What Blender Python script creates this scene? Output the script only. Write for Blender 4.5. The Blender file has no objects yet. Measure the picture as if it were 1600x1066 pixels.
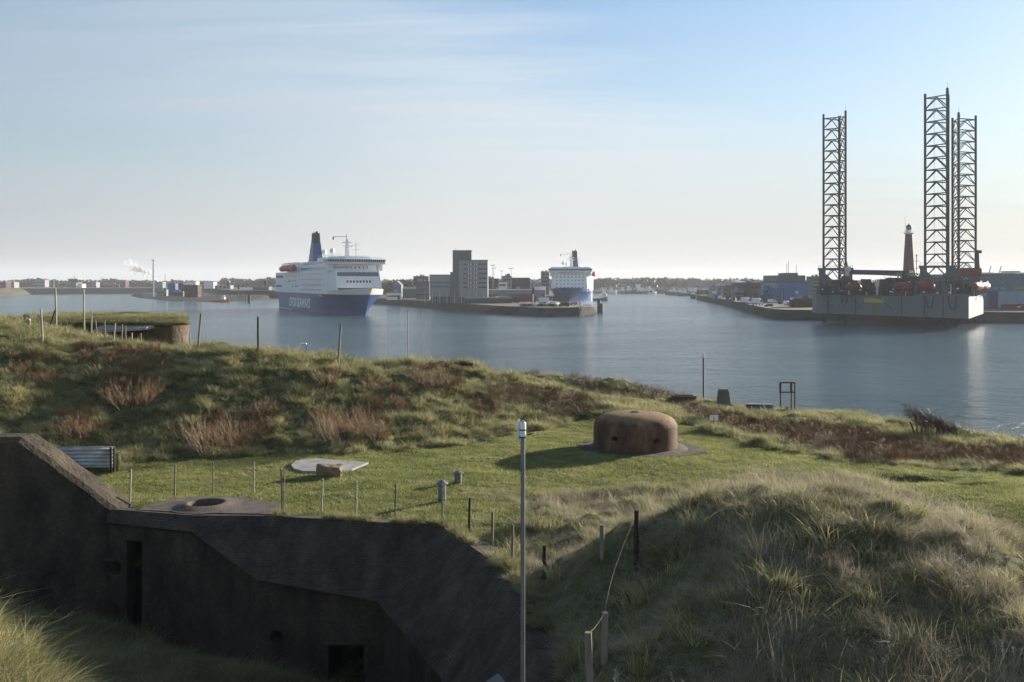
import bpy, bmesh, math, random
import numpy as np
from mathutils import Vector, Matrix
R = math.radians
random.seed(7); rng = np.random.default_rng(7)
scene = bpy.context.scene
COL = scene.collection

# ------------------------------------------------------------------ camera, sky, sun, exposure
FP, HZ, CH = 1500.0, 439.5, 18.0          # focal length in photo pixels, horizon row, eye height
cd = bpy.data.cameras.new("camera"); cam = bpy.data.objects.new("camera", cd); COL.objects.link(cam)
cam.location = (0, 0, CH); cam.rotation_euler = (R(90), 0, 0)
cd.sensor_width = 36; cd.lens = 36 * FP / 1600; cd.shift_y = -(533 - HZ) / 1600
cd.clip_start = 0.2; cd.clip_end = 30000
scene.camera = cam
SUN_AZ, SUN_EL = R(49.5), R(12.6)             # azimuth measured from +Y towards +X
sd = Vector((math.cos(SUN_EL) * math.sin(SUN_AZ), math.cos(SUN_EL) * math.cos(SUN_AZ), math.sin(SUN_EL)))
sl = bpy.data.lights.new("sun", 'SUN'); sl.energy = 5.0; sl.angle = R(0.5); sl.color = (1, .90, .76)
so = bpy.data.objects.new("sun", sl); COL.objects.link(so); so.rotation_euler = sd.to_track_quat('Z', 'Y').to_euler()
scene.view_settings.view_transform = 'Standard'; scene.view_settings.look = 'None'
scene.view_settings.exposure = 1.3; scene.view_settings.gamma = 1
scene.cycles.max_bounces = 6; scene.cycles.volume_bounces = 0
scene.cycles.use_denoising = True

def nd(t, k, **kw):
    n = t.nodes.new(k)
    for a, b in kw.items():
        if a.startswith('i_'): n.inputs[a[2:].replace('_', ' ')].default_value = b
        else: setattr(n, a, b)
    return n
def ramp(t, stops, fac=None):
    n = t.nodes.new('ShaderNodeValToRGB'); e = n.color_ramp.elements
    while len(e) < len(stops): e.new(0.5)
    for q, (p, c) in zip(e, stops):
        q.position = p; q.color = tuple(c) + (1,) if len(c) == 3 else c
    if fac is not None: t.links.new(fac, n.inputs[0])
    return n
def mth(t, op, a, b=None, clamp=False):
    n = t.nodes.new('ShaderNodeMath'); n.operation = op; n.use_clamp = clamp
    for i, v in enumerate((a, b)):
        if v is None: continue
        if isinstance(v, (int, float)): n.inputs[i].default_value = v
        else: t.links.new(v, n.inputs[i])
    return n.outputs[0]

w = bpy.data.worlds.new("World"); scene.world = w; w.use_nodes = True
t = w.node_tree; t.nodes.clear(); L = t.links.new
sky = nd(t, 'ShaderNodeTexSky', sky_type='NISHITA', sun_disc=False, sun_elevation=SUN_EL, sun_rotation=SUN_AZ,
         altitude=0, air_density=1.0, dust_density=0.25, ozone_density=2.5)
tc = nd(t, 'ShaderNodeTexCoord'); sp = nd(t, 'ShaderNodeSeparateXYZ'); L(tc.outputs['Generated'], sp.inputs[0])
zz = mth(t, 'MAXIMUM', sp.outputs[2], 0.0); zd = mth(t, 'ADD', zz, 0.10)
cx = mth(t, 'DIVIDE', sp.outputs[0], zd); cy = mth(t, 'DIVIDE', sp.outputs[1], zd)
cb = nd(t, 'ShaderNodeCombineXYZ'); L(cx, cb.inputs[0]); L(cy, cb.inputs[1])
mp = nd(t, 'ShaderNodeMapping'); L(cb.outputs[0], mp.inputs[0]); mp.inputs['Rotation'].default_value = (0, 0, R(-38)); mp.inputs['Scale'].default_value = (0.30, 1.0, 1)
n1 = nd(t, 'ShaderNodeTexNoise', i_Scale=0.55, i_Detail=7.0, i_Roughness=0.5, i_Distortion=0.4); L(mp.outputs[0], n1.inputs['Vector'])
mp2 = nd(t, 'ShaderNodeMapping'); L(cb.outputs[0], mp2.inputs[0]); mp2.inputs['Rotation'].default_value = (0, 0, R(-38)); mp2.inputs['Scale'].default_value = (0.5, 2.6, 1)
n2 = nd(t, 'ShaderNodeTexNoise', i_Scale=1.3, i_Detail=9.0, i_Roughness=0.6, i_Distortion=0.3); L(mp2.outputs[0], n2.inputs['Vector'])
# one broad veil of cirrus with a slanting edge; clear blue beyond it towards the upper right
dy = mth(t, 'MAXIMUM', mth(t, 'ABSOLUTE', sp.outputs[1]), 0.15); uu = mth(t, 'DIVIDE', sp.outputs[0], dy); vv = mth(t, 'DIVIDE', zz, dy)
edge = mth(t, 'SUBTRACT', mth(t, 'SUBTRACT', 0.335, mth(t, 'MULTIPLY', uu, 0.50)), vv)
edge = mth(t, 'ADD', edge, mth(t, 'MULTIPLY', mth(t, 'SUBTRACT', n1.outputs[0], .5), .30)); edge = mth(t, 'ADD', edge, mth(t, 'MULTIPLY', mth(t, 'SUBTRACT', n2.outputs[0], .5), .16))
vr = ramp(t, [(0.0, (.12, .12, .12)), (0.10, (.66, .66, .66)), (0.25, (.84, .84, .84)), (1, (.84, .84, .84))], edge)
gq = mth(t, 'DIVIDE', mth(t, 'ADD', mth(t, 'SUBTRACT', vv, 0.085), mth(t, 'MULTIPLY', uu, 0.10)), 0.042); gq = mth(t, 'POWER', 2.718, mth(t, 'MULTIPLY', mth(t, 'MULTIPLY', gq, gq), -1.0))
gl = ramp(t, [(.30, (1, 1, 1)), (.62, (0, 0, 0))], mth(t, 'ADD', uu, .6)); gap = mth(t, 'MULTIPLY', mth(t, 'MULTIPLY', gq, gl.outputs[0]), mth(t, 'ADD', n2.outputs[0], .25))
streak = ramp(t, [(.36, (.58, .58, .58)), (.64, (1, 1, 1))], n2.outputs[0])
fac = mth(t, 'MULTIPLY', mth(t, 'MULTIPLY', vr.outputs[0], streak.outputs[0]), mth(t, 'SUBTRACT', 1.0, gap), clamp=True)
cc = ramp(t, [(.10, (2.4, 3.05, 3.85)), (.34, (3.8, 4.4, 4.95)), (.60, (5.2, 5.6, 5.9)), (.8, (5.2, 5.6, 5.9))], mth(t, 'ADD', mth(t, 'MULTIPLY', sp.outputs[0], .75), .5))
mix = nd(t, 'ShaderNodeMix', data_type='RGBA'); L(fac, mix.inputs[0]); L(sky.outputs[0], mix.inputs[6])
L(cc.outputs[0], mix.inputs[7])
hz_ = ramp(t, [(0.0, (.90, .90, .90)), (0.05, (.80, .80, .80)), (0.15, (.35, .35, .35)), (.27, (0, 0, 0))], zz)
hx = ramp(t, [(.05, (2.75, 2.95, 3.2)), (.45, (4.2, 4.1, 4.15)), (.80, (3.8, 3.8, 3.85))], mth(t, 'ADD', mth(t, 'MULTIPLY', sp.outputs[0], .9), .5))
mix2 = nd(t, 'ShaderNodeMix', data_type='RGBA'); L(hz_.outputs[0], mix2.inputs[0]); L(mix.outputs[2], mix2.inputs[6]); L(hx.outputs[0], mix2.inputs[7])
bg = nd(t, 'ShaderNodeBackground', i_Strength=0.068); L(mix2.outputs[2], bg.inputs[0])
wo = nd(t, 'ShaderNodeOutputWorld'); L(bg.outputs[0], wo.inputs[0])

# ------------------------------------------------------------------ materials
MAT = {}
def mat(name, c, rough=.8, metal=0, var=.25, scale=3.0, bump=0.0, c2=None, spec=.3, detail=5, stretch=None, bscale=None):
    if name in MAT: return MAT[name]
    m = bpy.data.materials.new(name); m.use_nodes = True; t = m.node_tree; p = t.nodes['Principled BSDF']; L = t.links.new
    p.inputs['Roughness'].default_value = rough; p.inputs['Metallic'].default_value = metal; p.inputs['Specular IOR Level'].default_value = spec
    tc = nd(t, 'ShaderNodeTexCoord'); v = tc.outputs['Object']
    if stretch:
        mp = nd(t, 'ShaderNodeMapping'); mp.inputs['Scale'].default_value = stretch; L(v, mp.inputs[0]); v = mp.outputs[0]
    n = nd(t, 'ShaderNodeTexNoise', i_Scale=scale, i_Detail=detail, i_Roughness=.62); L(v, n.inputs['Vector'])
    c2 = c2 or tuple(x * (1 - var) for x in c); c1 = tuple(min(1, x * (1 + var * .5)) for x in c)
    r = ramp(t, [(.32, c2), (.68, c1)], n.outputs[0]); L(r.outputs[0], p.inputs['Base Color'])
    if bump:
        b = nd(t, 'ShaderNodeTexNoise', i_Scale=bscale or scale * 4, i_Detail=6.0); L(tc.outputs['Object'], b.inputs['Vector'])
        bm = nd(t, 'ShaderNodeBump', i_Strength=bump, i_Distance=.05); L(b.outputs[0], bm.inputs['Height']); L(bm.outputs[0], p.inputs['Normal'])
    MAT[name] = m; return m

def blade_mat(name, cols, trans=.40, rough=.55, pos_scale=.35, tipc=None):
    """colour per blade (attribute), per clump (random) and per place (noise); thin leaf that lets light through"""
    m = bpy.data.materials.new(name); m.use_nodes = True; t = m.node_tree; t.nodes.clear(); L = t.links.new
    g = nd(t, 'ShaderNodeNewGeometry'); oi = nd(t, 'ShaderNodeObjectInfo')
    at = nd(t, 'ShaderNodeAttribute', attribute_name='tint')
    n = nd(t, 'ShaderNodeTexNoise', i_Scale=pos_scale, i_Detail=4.0, i_Roughness=.6); L(g.outputs['Position'], n.inputs['Vector'])
    f = mth(t, 'ADD', mth(t, 'MULTIPLY', at.outputs['Fac'], .38), mth(t, 'MULTIPLY', oi.outputs['Random'], .30))
    f = mth(t, 'ADD', f, mth(t, 'MULTIPLY', mth(t, 'SUBTRACT', n.outputs[0], .3), .85), clamp=True)
    k = len(cols) - 1
    r = ramp(t, [(i / k, c) for i, c in enumerate(cols)], f)
    d = nd(t, 'ShaderNodeBsdfPrincipled', i_Roughness=rough); d.inputs['Specular IOR Level'].default_value = .25; L(r.outputs[0], d.inputs['Base Color'])
    tr = nd(t, 'ShaderNodeBsdfTranslucent'); L(r.outputs[0], tr.inputs[0])
    mx = nd(t, 'ShaderNodeMixShader', i_Fac=trans); L(d.outputs[0], mx.inputs[1]); L(tr.outputs[0], mx.inputs[2])
    o = nd(t, 'ShaderNodeOutputMaterial'); L(mx.outputs[0], o.inputs[0]); MAT[name] = m; return m

# ------------------------------------------------------------------ mesh helpers
def tag(o, label=None, cat=None, group=None, kind=None):
    if label: o['label'] = label
    if cat: o['category'] = cat
    if group: o['group'] = group
    if kind: o['kind'] = kind
    return o
def thing(name, label, cat, loc=(0, 0, 0), rz=0, group=None):
    o = bpy.data.objects.new(name, None); o.empty_display_size = .1; COL.objects.link(o); o.location = loc; o.rotation_euler = (0, 0, rz)
    return tag(o, label, cat, group)
class MB:
    def __init__(s): s.v = []; s.f = []
    def add(s, vs, fs):
        k = len(s.v); s.v += [tuple(p) for p in vs]; s.f += [tuple(k + i for i in f) for f in fs]; return s
    def box(s, x0, x1, y0, y1, z0, z1):
        return s.add([(x0, y0, z0), (x1, y0, z0), (x1, y1, z0), (x0, y1, z0), (x0, y0, z1), (x1, y0, z1), (x1, y1, z1), (x0, y1, z1)],
                     [(3, 2, 1, 0), (4, 5, 6, 7), (0, 1, 5, 4), (1, 2, 6, 5), (2, 3, 7, 6), (3, 0, 4, 7)])
    def prism(s, poly, z0, z1, top=None):
        n = len(poly); top = top or poly
        z0f = z0 if callable(z0) else (lambda x, y: z0); z1f = z1 if callable(z1) else (lambda x, y: z1)
        vs = [(x, y, z0f(x, y)) for x, y in poly] + [(x, y, z1f(x, y)) for x, y in top]
        return s.add(vs, [tuple(range(n - 1, -1, -1)), tuple(range(n, 2 * n))] + [(i, (i + 1) % n, n + (i + 1) % n, n + i) for i in range(n)])
    def tube(s, a, b, r0, r1=None, n=6):
        a = Vector(a); b = Vector(b); r1 = r0 if r1 is None else r1; d = (b - a).normalized()
        u = d.orthogonal().normalized(); w = d.cross(u); vs = []
        for p, r in ((a, r0), (b, r1)):
            for i in range(n):
                q = 2 * math.pi * i / n; vs.append(p + (u * math.cos(q) + w * math.sin(q)) * r)
        return s.add(vs, [(i, (i + 1) % n, n + (i + 1) % n, n + i) for i in range(n)] + [tuple(range(n - 1, -1, -1)), tuple(range(n, 2 * n))])
    def path(s, pts, r, n=5, r1=None):
        r1 = r if r1 is None else r1; m = len(pts) - 1
        for i in range(m): s.tube(pts[i], pts[i + 1], r + (r1 - r) * i / m, r + (r1 - r) * (i + 1) / m, n)
        return s
    def lathe(s, prof, n=32, c=(0, 0), axis='z'):
        vs = []
        for r, z in prof:
            for i in range(n):
                q = 2 * math.pi * i / n; a, b = r * math.cos(q), r * math.sin(q)
                vs.append((c[0] + a, c[1] + b, z) if axis == 'z' else ((z, c[0] + a, c[1] + b) if axis == 'x' else (c[0] + a, z, c[1] + b)))
        m = len(prof); fs = [(j * n + i, j * n + (i + 1) % n, (j + 1) * n + (i + 1) % n, (j + 1) * n + i) for j in range(m - 1) for i in range(n)]
        return s.add(vs, fs + [tuple(range(n - 1, -1, -1)), tuple(range((m - 1) * n, m * n))])
    def build(s, name, m, parent=None, smooth=False, world=False, bevel=0, fix=True):
        me = bpy.data.meshes.new(name); vs = s.v
        if world and parent is not None:
            l = parent.location; vs = [(a - l.x, b - l.y, c - l.z) for a, b, c in vs]
        me.from_pydata(vs, [], s.f); me.validate()
        if fix:
            bm = bmesh.new(); bm.from_mesh(me); bmesh.ops.recalc_face_normals(bm, faces=bm.faces); bm.to_mesh(me); bm.free()
        if smooth:
            me.shade_smooth() if hasattr(me, 'shade_smooth') else None
            if hasattr(me, 'set_sharp_from_angle'): me.set_sharp_from_angle(angle=R(40))
        if isinstance(m, str): m = MAT[m]
        me.materials.append(m); o = bpy.data.objects.new(name, me); COL.objects.link(o)
        if parent is not None: o.parent = parent
        if bevel:
            b = o.modifiers.new('bevel', 'BEVEL'); b.width = bevel; b.segments = 2; b.limit_method = 'ANGLE'
        return o
def copy_tree(o, parent=None):
    c = o.copy(); COL.objects.link(c); c.parent = parent
    for ch in list(o.children): copy_tree(ch, c)
    return c
def carve(o, cutters):
    """cut holes out of a mesh for good; the cutters are removed again"""
    mb = cutters.build('cutter', o.data.materials[0]); mb.location = o.location
    if o.parent: mb.parent = o.parent
    bpy.context.view_layer.update()
    md = o.modifiers.new('cut', 'BOOLEAN'); md.operation = 'DIFFERENCE'; md.object = mb; md.solver = 'EXACT'
    bpy.context.view_layer.update()
    me = bpy.data.meshes.new_from_object(o.evaluated_get(bpy.context.evaluated_depsgraph_get()))
    o.modifiers.clear(); o.data = me; bpy.data.objects.remove(mb)
    me.shade_smooth(); me.set_sharp_from_angle(angle=R(24))

def W(px, py, D): return Vector(((px - 800) / FP * D, D, CH - (py - HZ) / FP * D))
def DZ(py, z): return (CH - z) * FP / (py - HZ)
def WX(px, D): return (px - 800) / FP * D
def WZ(py, D): return CH - (py - HZ) / FP * D

# ------------------------------------------------------------------ terrain
def vnoise(x, y, seed):
    g = np.random.default_rng(seed).random((256, 256)); xi = np.floor(x).astype(int); yi = np.floor(y).astype(int); fx = x - xi; fy = y - yi
    fx = fx * fx * (3 - 2 * fx); fy = fy * fy * (3 - 2 * fy); a = lambda i, j: g[(xi + i) % 256, (yi + j) % 256]
    return (a(0, 0) * (1 - fx) + a(1, 0) * fx) * (1 - fy) + (a(0, 1) * (1 - fx) + a(1, 1) * fx) * fy
def fbm(x, y, sc, seed, o=4):
    s = 0; a = 1; tt = 0
    for i in range(o): s = s + a * (vnoise(x / sc, y / sc, seed + i) - .5); tt += a; a *= .5; sc *= .5
    return s / tt * 2
def tps(ctrl, lam=.02):
    P = np.array([(c[0], c[1]) for c in ctrl]) / 10; z = np.array([c[2] for c in ctrl]); n = len(P)
    U = lambda r: np.where(r > 1e-9, r * r * np.log(np.maximum(r, 1e-9)), 0)
    K = U(np.linalg.norm(P[:, None] - P[None], axis=2)) + lam * np.eye(n); Q = np.c_[np.ones(n), P]
    A = np.block([[K, Q], [Q.T, np.zeros((3, 3))]]); s = np.linalg.solve(A, np.r_[z, 0, 0, 0])
    def f(x, y):
        x = np.asarray(x, float) / 10; y = np.asarray(y, float) / 10; out = s[n] + s[n + 1] * x + s[n + 2] * y
        for i in range(n): out = out + s[i] * U(np.hypot(x - P[i, 0], y - P[i, 1]))
        return out
    return f
def wp(px, py, D): q = W(px, py, D); return (q.x, q.y, q.z)
def gp(px, py, z): return wp(px, py, DZ(py, z))
def dz(px, D, z): return (WX(px, D), D, z)
top_c = [gp(x, y, 11.4) for x, y in ((200, 785), (420, 790), (620, 805), (760, 830), (330, 730), (500, 730), (650, 740), (800, 780), (900, 800),
         (800, 700), (993, 700), (900, 730), (1080, 720), (150, 745), (250, 712), (450, 708), (600, 700), (700, 685), (830, 655), (900, 652), (1000, 655))]
top_c += [gp(1180, 715, 11.2), gp(1300, 715, 11.2), gp(1450, 745, 11.3), gp(1600, 790, 11.4), gp(1600, 745, 11.1), gp(1100, 660, 11.1), gp(1300, 680, 10.9),
          gp(1480, 700, 10.6), gp(1600, 715, 10.5)]
# ridge crest and what lies just behind it
top_c += [wp(-150, 525, 45), wp(0, 532, 45), wp(100, 540, 46), wp(200, 547, 46), wp(300, 549, 46), wp(400, 556, 46), wp(500, 567, 47), wp(600, 569, 49), wp(700, 573, 51),
          wp(800, 588, 53), wp(860, 606, 56), wp(250, 620, 41.5), wp(450, 625, 42), wp(600, 630, 43), wp(740, 625, 46), wp(100, 620, 41), wp(0, 620, 40), wp(-150, 620, 39)]
top_c += [wp(120, 498, 58), wp(40, 503, 56), wp(-120, 500, 56), dz(250, 56, 13.0), dz(350, 58, 11.2), dz(500, 60, 10.6), dz(650, 62, 11.0)]
top_c += [wp(830, 588, 64), wp(900, 596, 66), wp(1000, 610, 66), wp(1080, 628, 64), wp(1200, 651, 60), wp(1400, 672, 56), wp(1600, 704, 48), wp(1800, 730, 44),
          wp(930, 618, 58), wp(1010, 628, 58)]
for px, D in ((-200, 78), (0, 78), (250, 76), (500, 74), (700, 76), (850, 75), (1000, 75), (1200, 68), (1400, 63.5), (1600, 55), (1800, 50)):
    top_c += [dz(px, D, 5.0), dz(px, D + 10, -1.5), dz(px, D + 30, -3)]
# near mound on the right
top_c += [wp(900, 885, 20.5), wp(1000, 812, 20), wp(1090, 784, 19), wp(1200, 770, 18.5), wp(1300, 772, 18), wp(1400, 786, 17.5), wp(1500, 826, 16.5), wp(1600, 876, 15.5), wp(1760, 960, 14.5)]
top_c += [(-6.7, 27.4, 11.45), (-1.6, 26.2, 11.5), (-.05, 22.6, 11.5), (.75, 20.3, 11.5), (1.0, 17.1, 11.45)]
top_c += [dz(1080, 25, 11.6), dz(1200, 25, 11.5), dz(1350, 24, 11.5), dz(1500, 22.5, 11.5), dz(1600, 21, 11.5), dz(1750, 20, 11.4)]
top_c += [wp(1000, 1000, 14.5), wp(1150, 1066, 13), wp(1350, 1066, 12.8), wp(1600, 1066, 12.4), wp(930, 1010, 15), (3, 7, 11.8), (9, 7, 12), (0, 0, 11.5), (12, 0, 12), (1.4, 9, 11.8),
          gp(850, 870, 11.4), gp(840, 960, 11.5), gp(900, 900, 11.95), gp(850, 1060, 11.5), (17, 12, 13.6), (25, 18, 11.6), (30, 30, 11.3)]
flo_c = [dz(0, 24.4, 9.4), dz(100, 26, 8.9), dz(200, 26, 8.1), dz(300, 25.5, 7.9), dz(450, 24, 7.8), dz(600, 20, 7.8), dz(700, 16, 7.9), dz(300, 20, 8.3), dz(100, 21, 9.3),
         wp(-60, 975, 14.2), wp(0, 1000, 14), wp(60, 1030, 13.6), wp(110, 1070, 13.0), wp(150, 1120, 12.2), (-6.5, 13.5, 11.0), (-5, 12.5, 10.8), wp(-60, 1100, 12), wp(60, 1110, 12), (-8, 8, 12.2), (-4, 9, 10.8),
         dz(60, 17.5, 10.3), dz(200, 17, 9.4), dz(350, 15, 9.2), (-13, 13, 13.2), (-15, 19, 10.6), (-1, 9, 9), (0, 4, 9), (-6, 3, 12), (-16, 5, 13), (-17, 23, 9.8)]
ftop, fflo = tps(top_c), tps(flo_c)
# upper edge of the casemate, its lower edge under the bevel
UE = [(-11.55, 27.4, 11.5), (-8.87, 26.65, 11.5), (-6.74, 26.6, 11.5), (-1.87, 25.5, 11.5), (-.37, 22.1, 11.5), (.20, 20.1, 11.5), (.42, 17.1, 11.5), (.45, 8, 11.5)]
yard = [(-40, 13.8), (-26, 20.3), (-20, 22.9), (-13.9, 25.95), (-13.35, 26.25), (-11.5, 27.9), (-8.8, 27.1), (-6.7, 27.05), (-1.78, 25.62), (-.25, 22.2), (.30, 20.2), (.52, 17.2), (.55, -6), (-40, -6)]
def inside(x, y, poly):
    r = np.zeros(np.shape(x), bool); n = len(poly)
    for i in range(n):
        x0, y0 = poly[i]; x1, y1 = poly[(i + 1) % n]
        c = ((y0 > y) != (y1 > y)) & (x < (x1 - x0) * (y - y0) / (y1 - y0 + 1e-12) + x0); r ^= c
    return r
def ellip(x, y, cx, cy, rx, ry): return np.exp(-(((x - cx) / rx) ** 2 + ((y - cy) / ry) ** 2))
def project(x, y, z): return 800 + FP * x / y, HZ + FP * (CH - z) / y
LAWN = [(150, 745), (230, 722), (450, 712), (620, 704), (760, 690), (870, 668), (930, 650), (1010, 650), (1090, 668), (1190, 700), (1320, 722), (1480, 735), (1600, 742), (1900, 780),
        (1900, 990), (1600, 850), (1500, 800), (1400, 762), (1290, 742), (1190, 745), (1100, 762), (980, 770), (830, 775), (790, 870), (700, 830), (100, 800)]
xs = np.arange(-62, 62.01, .25); ys = np.arange(-4, 112.01, .25); GX, GY = np.meshgrid(xs, ys, indexing='ij')
ZT = ftop(GX, GY); pxg, pyg = project(GX, np.maximum(GY, 1), ZT); lawn_g = inside(pxg, pyg, LAWN) & (GY < 50)
def blur(a, n):
    for _ in range(n):
        a = (a + np.roll(a, 1, 0) + np.roll(a, -1, 0) + np.roll(a, 1, 1) + np.roll(a, -1, 1)) / 5
    return a
lw = blur(lawn_g.astype(float), 6)
ZT = ZT + (1 - lw) * np.where(GY < 32, 1.0, 0) * (.42 * np.abs(fbm(GX, GY, 1.0, 61)) - .08) + (1 - lw) * np.where(GY > 32, 1.0, .6) * (.26 * fbm(GX, GY, 3.2, 11) + .58 * np.abs(fbm(GX, GY, 1.3, 31)) - .13) + lw * .05 * fbm(GX, GY, 1.5, 21)
ZT -= 1.1 * ellip(GX, GY, *W(930, 608, 61.5)[:2], 3.2, 1.6)                                  # dark hollow by the shore
ZT -= .45 * ellip(GX, GY, *gp(1425, 748, 11.3)[:2], 1.3, .5); ZT -= .35 * ellip(GX, GY, *gp(1520, 758, 11.3)[:2], .6, .3)
ZF = fflo(GX, GY) + .25 * fbm(GX, GY, 2.2, 51)
yin = inside(GX, GY, yard)
ZG = np.where(yin, ZF, ZT)
def H(x, y):
    i = (x - xs[0]) / .25; j = (y - ys[0]) / .25; i0 = int(max(0, min(len(xs) - 2, math.floor(i)))); j0 = int(max(0, min(len(ys) - 2, math.floor(j)))); a = i - i0; b = j - j0
    return float((ZG[i0, j0] * (1 - a) + ZG[i0 + 1, j0] * a) * (1 - b) + (ZG[i0, j0 + 1] * (1 - a) + ZG[i0 + 1, j0 + 1] * a) * b)
def hit(px, py, d0=8.0):
    D = d0
    while D < 105:
        x = WX(px, D)
        if H(x, D) >= WZ(py, D): return Vector((x, D, H(x, D)))
        D += .04
    return Vector((WX(px, 60), 60, H(WX(px, 60), 60)))
def put(px, D): x = WX(px, D); return Vector((x, D, H(x, D)))

nx, ny = ZG.shape
vs = np.stack([GX, GY, ZG], -1).reshape(-1, 3)
ii, jj = np.meshgrid(np.arange(nx - 1), np.arange(ny - 1), indexing='ij'); a = (ii * ny + jj).ravel()
zq = np.stack([ZG[:-1, :-1], ZG[1:, :-1], ZG[1:, 1:], ZG[:-1, 1:]]); cliff = ((zq.max(0) - zq.min(0)) > .9) & (GX[:-1, :-1] > -28) & (GX[:-1, :-1] < 1.3) & (GY[:-1, :-1] > -5) & (GY[:-1, :-1] < 28.5); a = a[~cliff.ravel()]   # the step hidden inside the walls is left open
fs = np.stack([a, a + ny, a + ny + 1, a + 1], -1)
me = bpy.data.meshes.new('ground'); me.vertices.add(len(vs)); me.vertices.foreach_set('co', vs.ravel()); me.loops.add(fs.size); me.loops.foreach_set('vertex_index', fs.ravel().astype(np.int32))
me.polygons.add(len(fs)); me.polygons.foreach_set('loop_start', np.arange(0, fs.size, 4, dtype=np.int32)); me.update(); me.validate(); me.shade_smooth()
m = bpy.data.materials.new('turf'); m.use_nodes = True; t = m.node_tree; p = t.nodes['Principled BSDF']; p.inputs['Roughness'].default_value = .95; p.inputs['Specular IOR Level'].default_value = .1
tc = nd(t, 'ShaderNodeTexCoord'); n1 = nd(t, 'ShaderNodeTexNoise', i_Scale=.5, i_Detail=6.0, i_Roughness=.65); n2 = nd(t, 'ShaderNodeTexNoise', i_Scale=9.0, i_Detail=8.0, i_Roughness=.75)
t.links.new(tc.outputs['Object'], n1.inputs['Vector']); t.links.new(tc.outputs['Object'], n2.inputs['Vector'])
f = mth(t, 'ADD', mth(t, 'MULTIPLY', n1.outputs[0], .5), mth(t, 'MULTIPLY', n2.outputs[0], .5))
r = ramp(t, [(.34, (.035, .038, .02)), (.45, (.075, .085, .035)), (.56, (.13, .135, .06)), (.68, (.20, .175, .11))], f); t.links.new(r.outputs[0], p.inputs['Base Color'])
b = nd(t, 'ShaderNodeBump', i_Strength=.8, i_Distance=.08); t.links.new(n2.outputs[0], b.inputs['Height']); t.links.new(b.outputs[0], p.inputs['Normal'])
me.materials.append(m); MAT['turf'] = m
o = bpy.data.objects.new('ground', me); COL.objects.link(o); tag(o, 'grassy fort island ground with lawn, ridge and hollows', 'ground', kind='structure')

# ------------------------------------------------------------------ water
m = bpy.data.materials.new('water'); m.use_nodes = True; t = m.node_tree; p = t.nodes['Principled BSDF']
p.inputs['Base Color'].default_value = (.05, .095, .11, 1); p.inputs['Roughness'].default_value = .17; p.inputs['IOR'].default_value = 1.33
tc = nd(t, 'ShaderNodeTexCoord'); mp = nd(t, 'ShaderNodeMapping'); mp.inputs['Scale'].default_value = (.55, 1.0, 1); mp.inputs['Rotation'].default_value = (0, 0, R(20)); t.links.new(tc.outputs['Object'], mp.inputs[0])
h = None
for s, amp, dt in ((2.6, 1.1, 3.0), (.8, 2.0, 3.0), (.22, 2.4, 4.0), (.04, 5.0, 3.0)):
    n = nd(t, 'ShaderNodeTexNoise', i_Scale=s, i_Detail=dt, i_Roughness=.6, i_Distortion=.3); t.links.new(mp.outputs[0], n.inputs['Vector'])
    q = mth(t, 'MULTIPLY', n.outputs[0], amp); h = q if h is None else mth(t, 'ADD', h, q)
nb = nd(t, 'ShaderNodeTexNoise', i_Scale=.006, i_Detail=4.0); mpb = nd(t, 'ShaderNodeMapping'); mpb.inputs['Scale'].default_value = (.6, 2.0, 1); t.links.new(tc.outputs['Object'], mpb.inputs[0]); t.links.new(mpb.outputs[0], nb.inputs['Vector'])
rb = ramp(t, [(.35, (.42, .42, .42)), (.62, (.78, .78, .78))], nb.outputs[0])
bp = nd(t, 'ShaderNodeBump', i_Distance=.70); t.links.new(mth(t, 'MULTIPLY', rb.outputs[0], .85), bp.inputs['Strength']); t.links.new(h, bp.inputs['Height']); t.links.new(bp.outputs[0], p.inputs['Normal'])
MAT['water'] = m
o = MB().add([(-7000, -150, 0), (7000, -150, 0), (7000, 9500, 0), (-7000, 9500, 0)], [(0, 1, 2, 3)]).build('water', m); tag(o, 'rippled blue grey harbour water', 'water', kind='structure')

# ------------------------------------------------------------------ shared palette
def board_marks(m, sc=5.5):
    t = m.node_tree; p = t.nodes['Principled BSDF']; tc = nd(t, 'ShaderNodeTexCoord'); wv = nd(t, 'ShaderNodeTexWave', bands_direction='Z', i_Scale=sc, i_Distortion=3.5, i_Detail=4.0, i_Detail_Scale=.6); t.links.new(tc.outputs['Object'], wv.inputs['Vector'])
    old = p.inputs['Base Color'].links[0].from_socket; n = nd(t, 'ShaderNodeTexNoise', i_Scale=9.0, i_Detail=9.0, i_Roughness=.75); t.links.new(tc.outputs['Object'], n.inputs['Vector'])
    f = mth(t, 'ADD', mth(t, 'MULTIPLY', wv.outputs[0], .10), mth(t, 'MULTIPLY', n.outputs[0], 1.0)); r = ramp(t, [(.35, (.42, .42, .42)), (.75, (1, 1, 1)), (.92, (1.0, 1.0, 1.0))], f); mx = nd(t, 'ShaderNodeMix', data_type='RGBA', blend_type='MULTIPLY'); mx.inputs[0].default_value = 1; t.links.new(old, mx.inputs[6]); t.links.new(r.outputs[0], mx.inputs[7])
    sp_ = nd(t, 'ShaderNodeTexNoise', i_Scale=3.2, i_Detail=8.0, i_Roughness=.8); t.links.new(tc.outputs['Object'], sp_.inputs['Vector']); rs_ = ramp(t, [(.60, (0, 0, 0)), (.68, (.55, .55, .55))], sp_.outputs[0]); m2 = nd(t, 'ShaderNodeMix', data_type='RGBA'); t.links.new(rs_.outputs[0], m2.inputs[0]); t.links.new(mx.outputs[2], m2.inputs[6]); m2.inputs[7].default_value = (.12, .115, .095, 1); t.links.new(m2.outputs[2], p.inputs['Base Color'])
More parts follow.
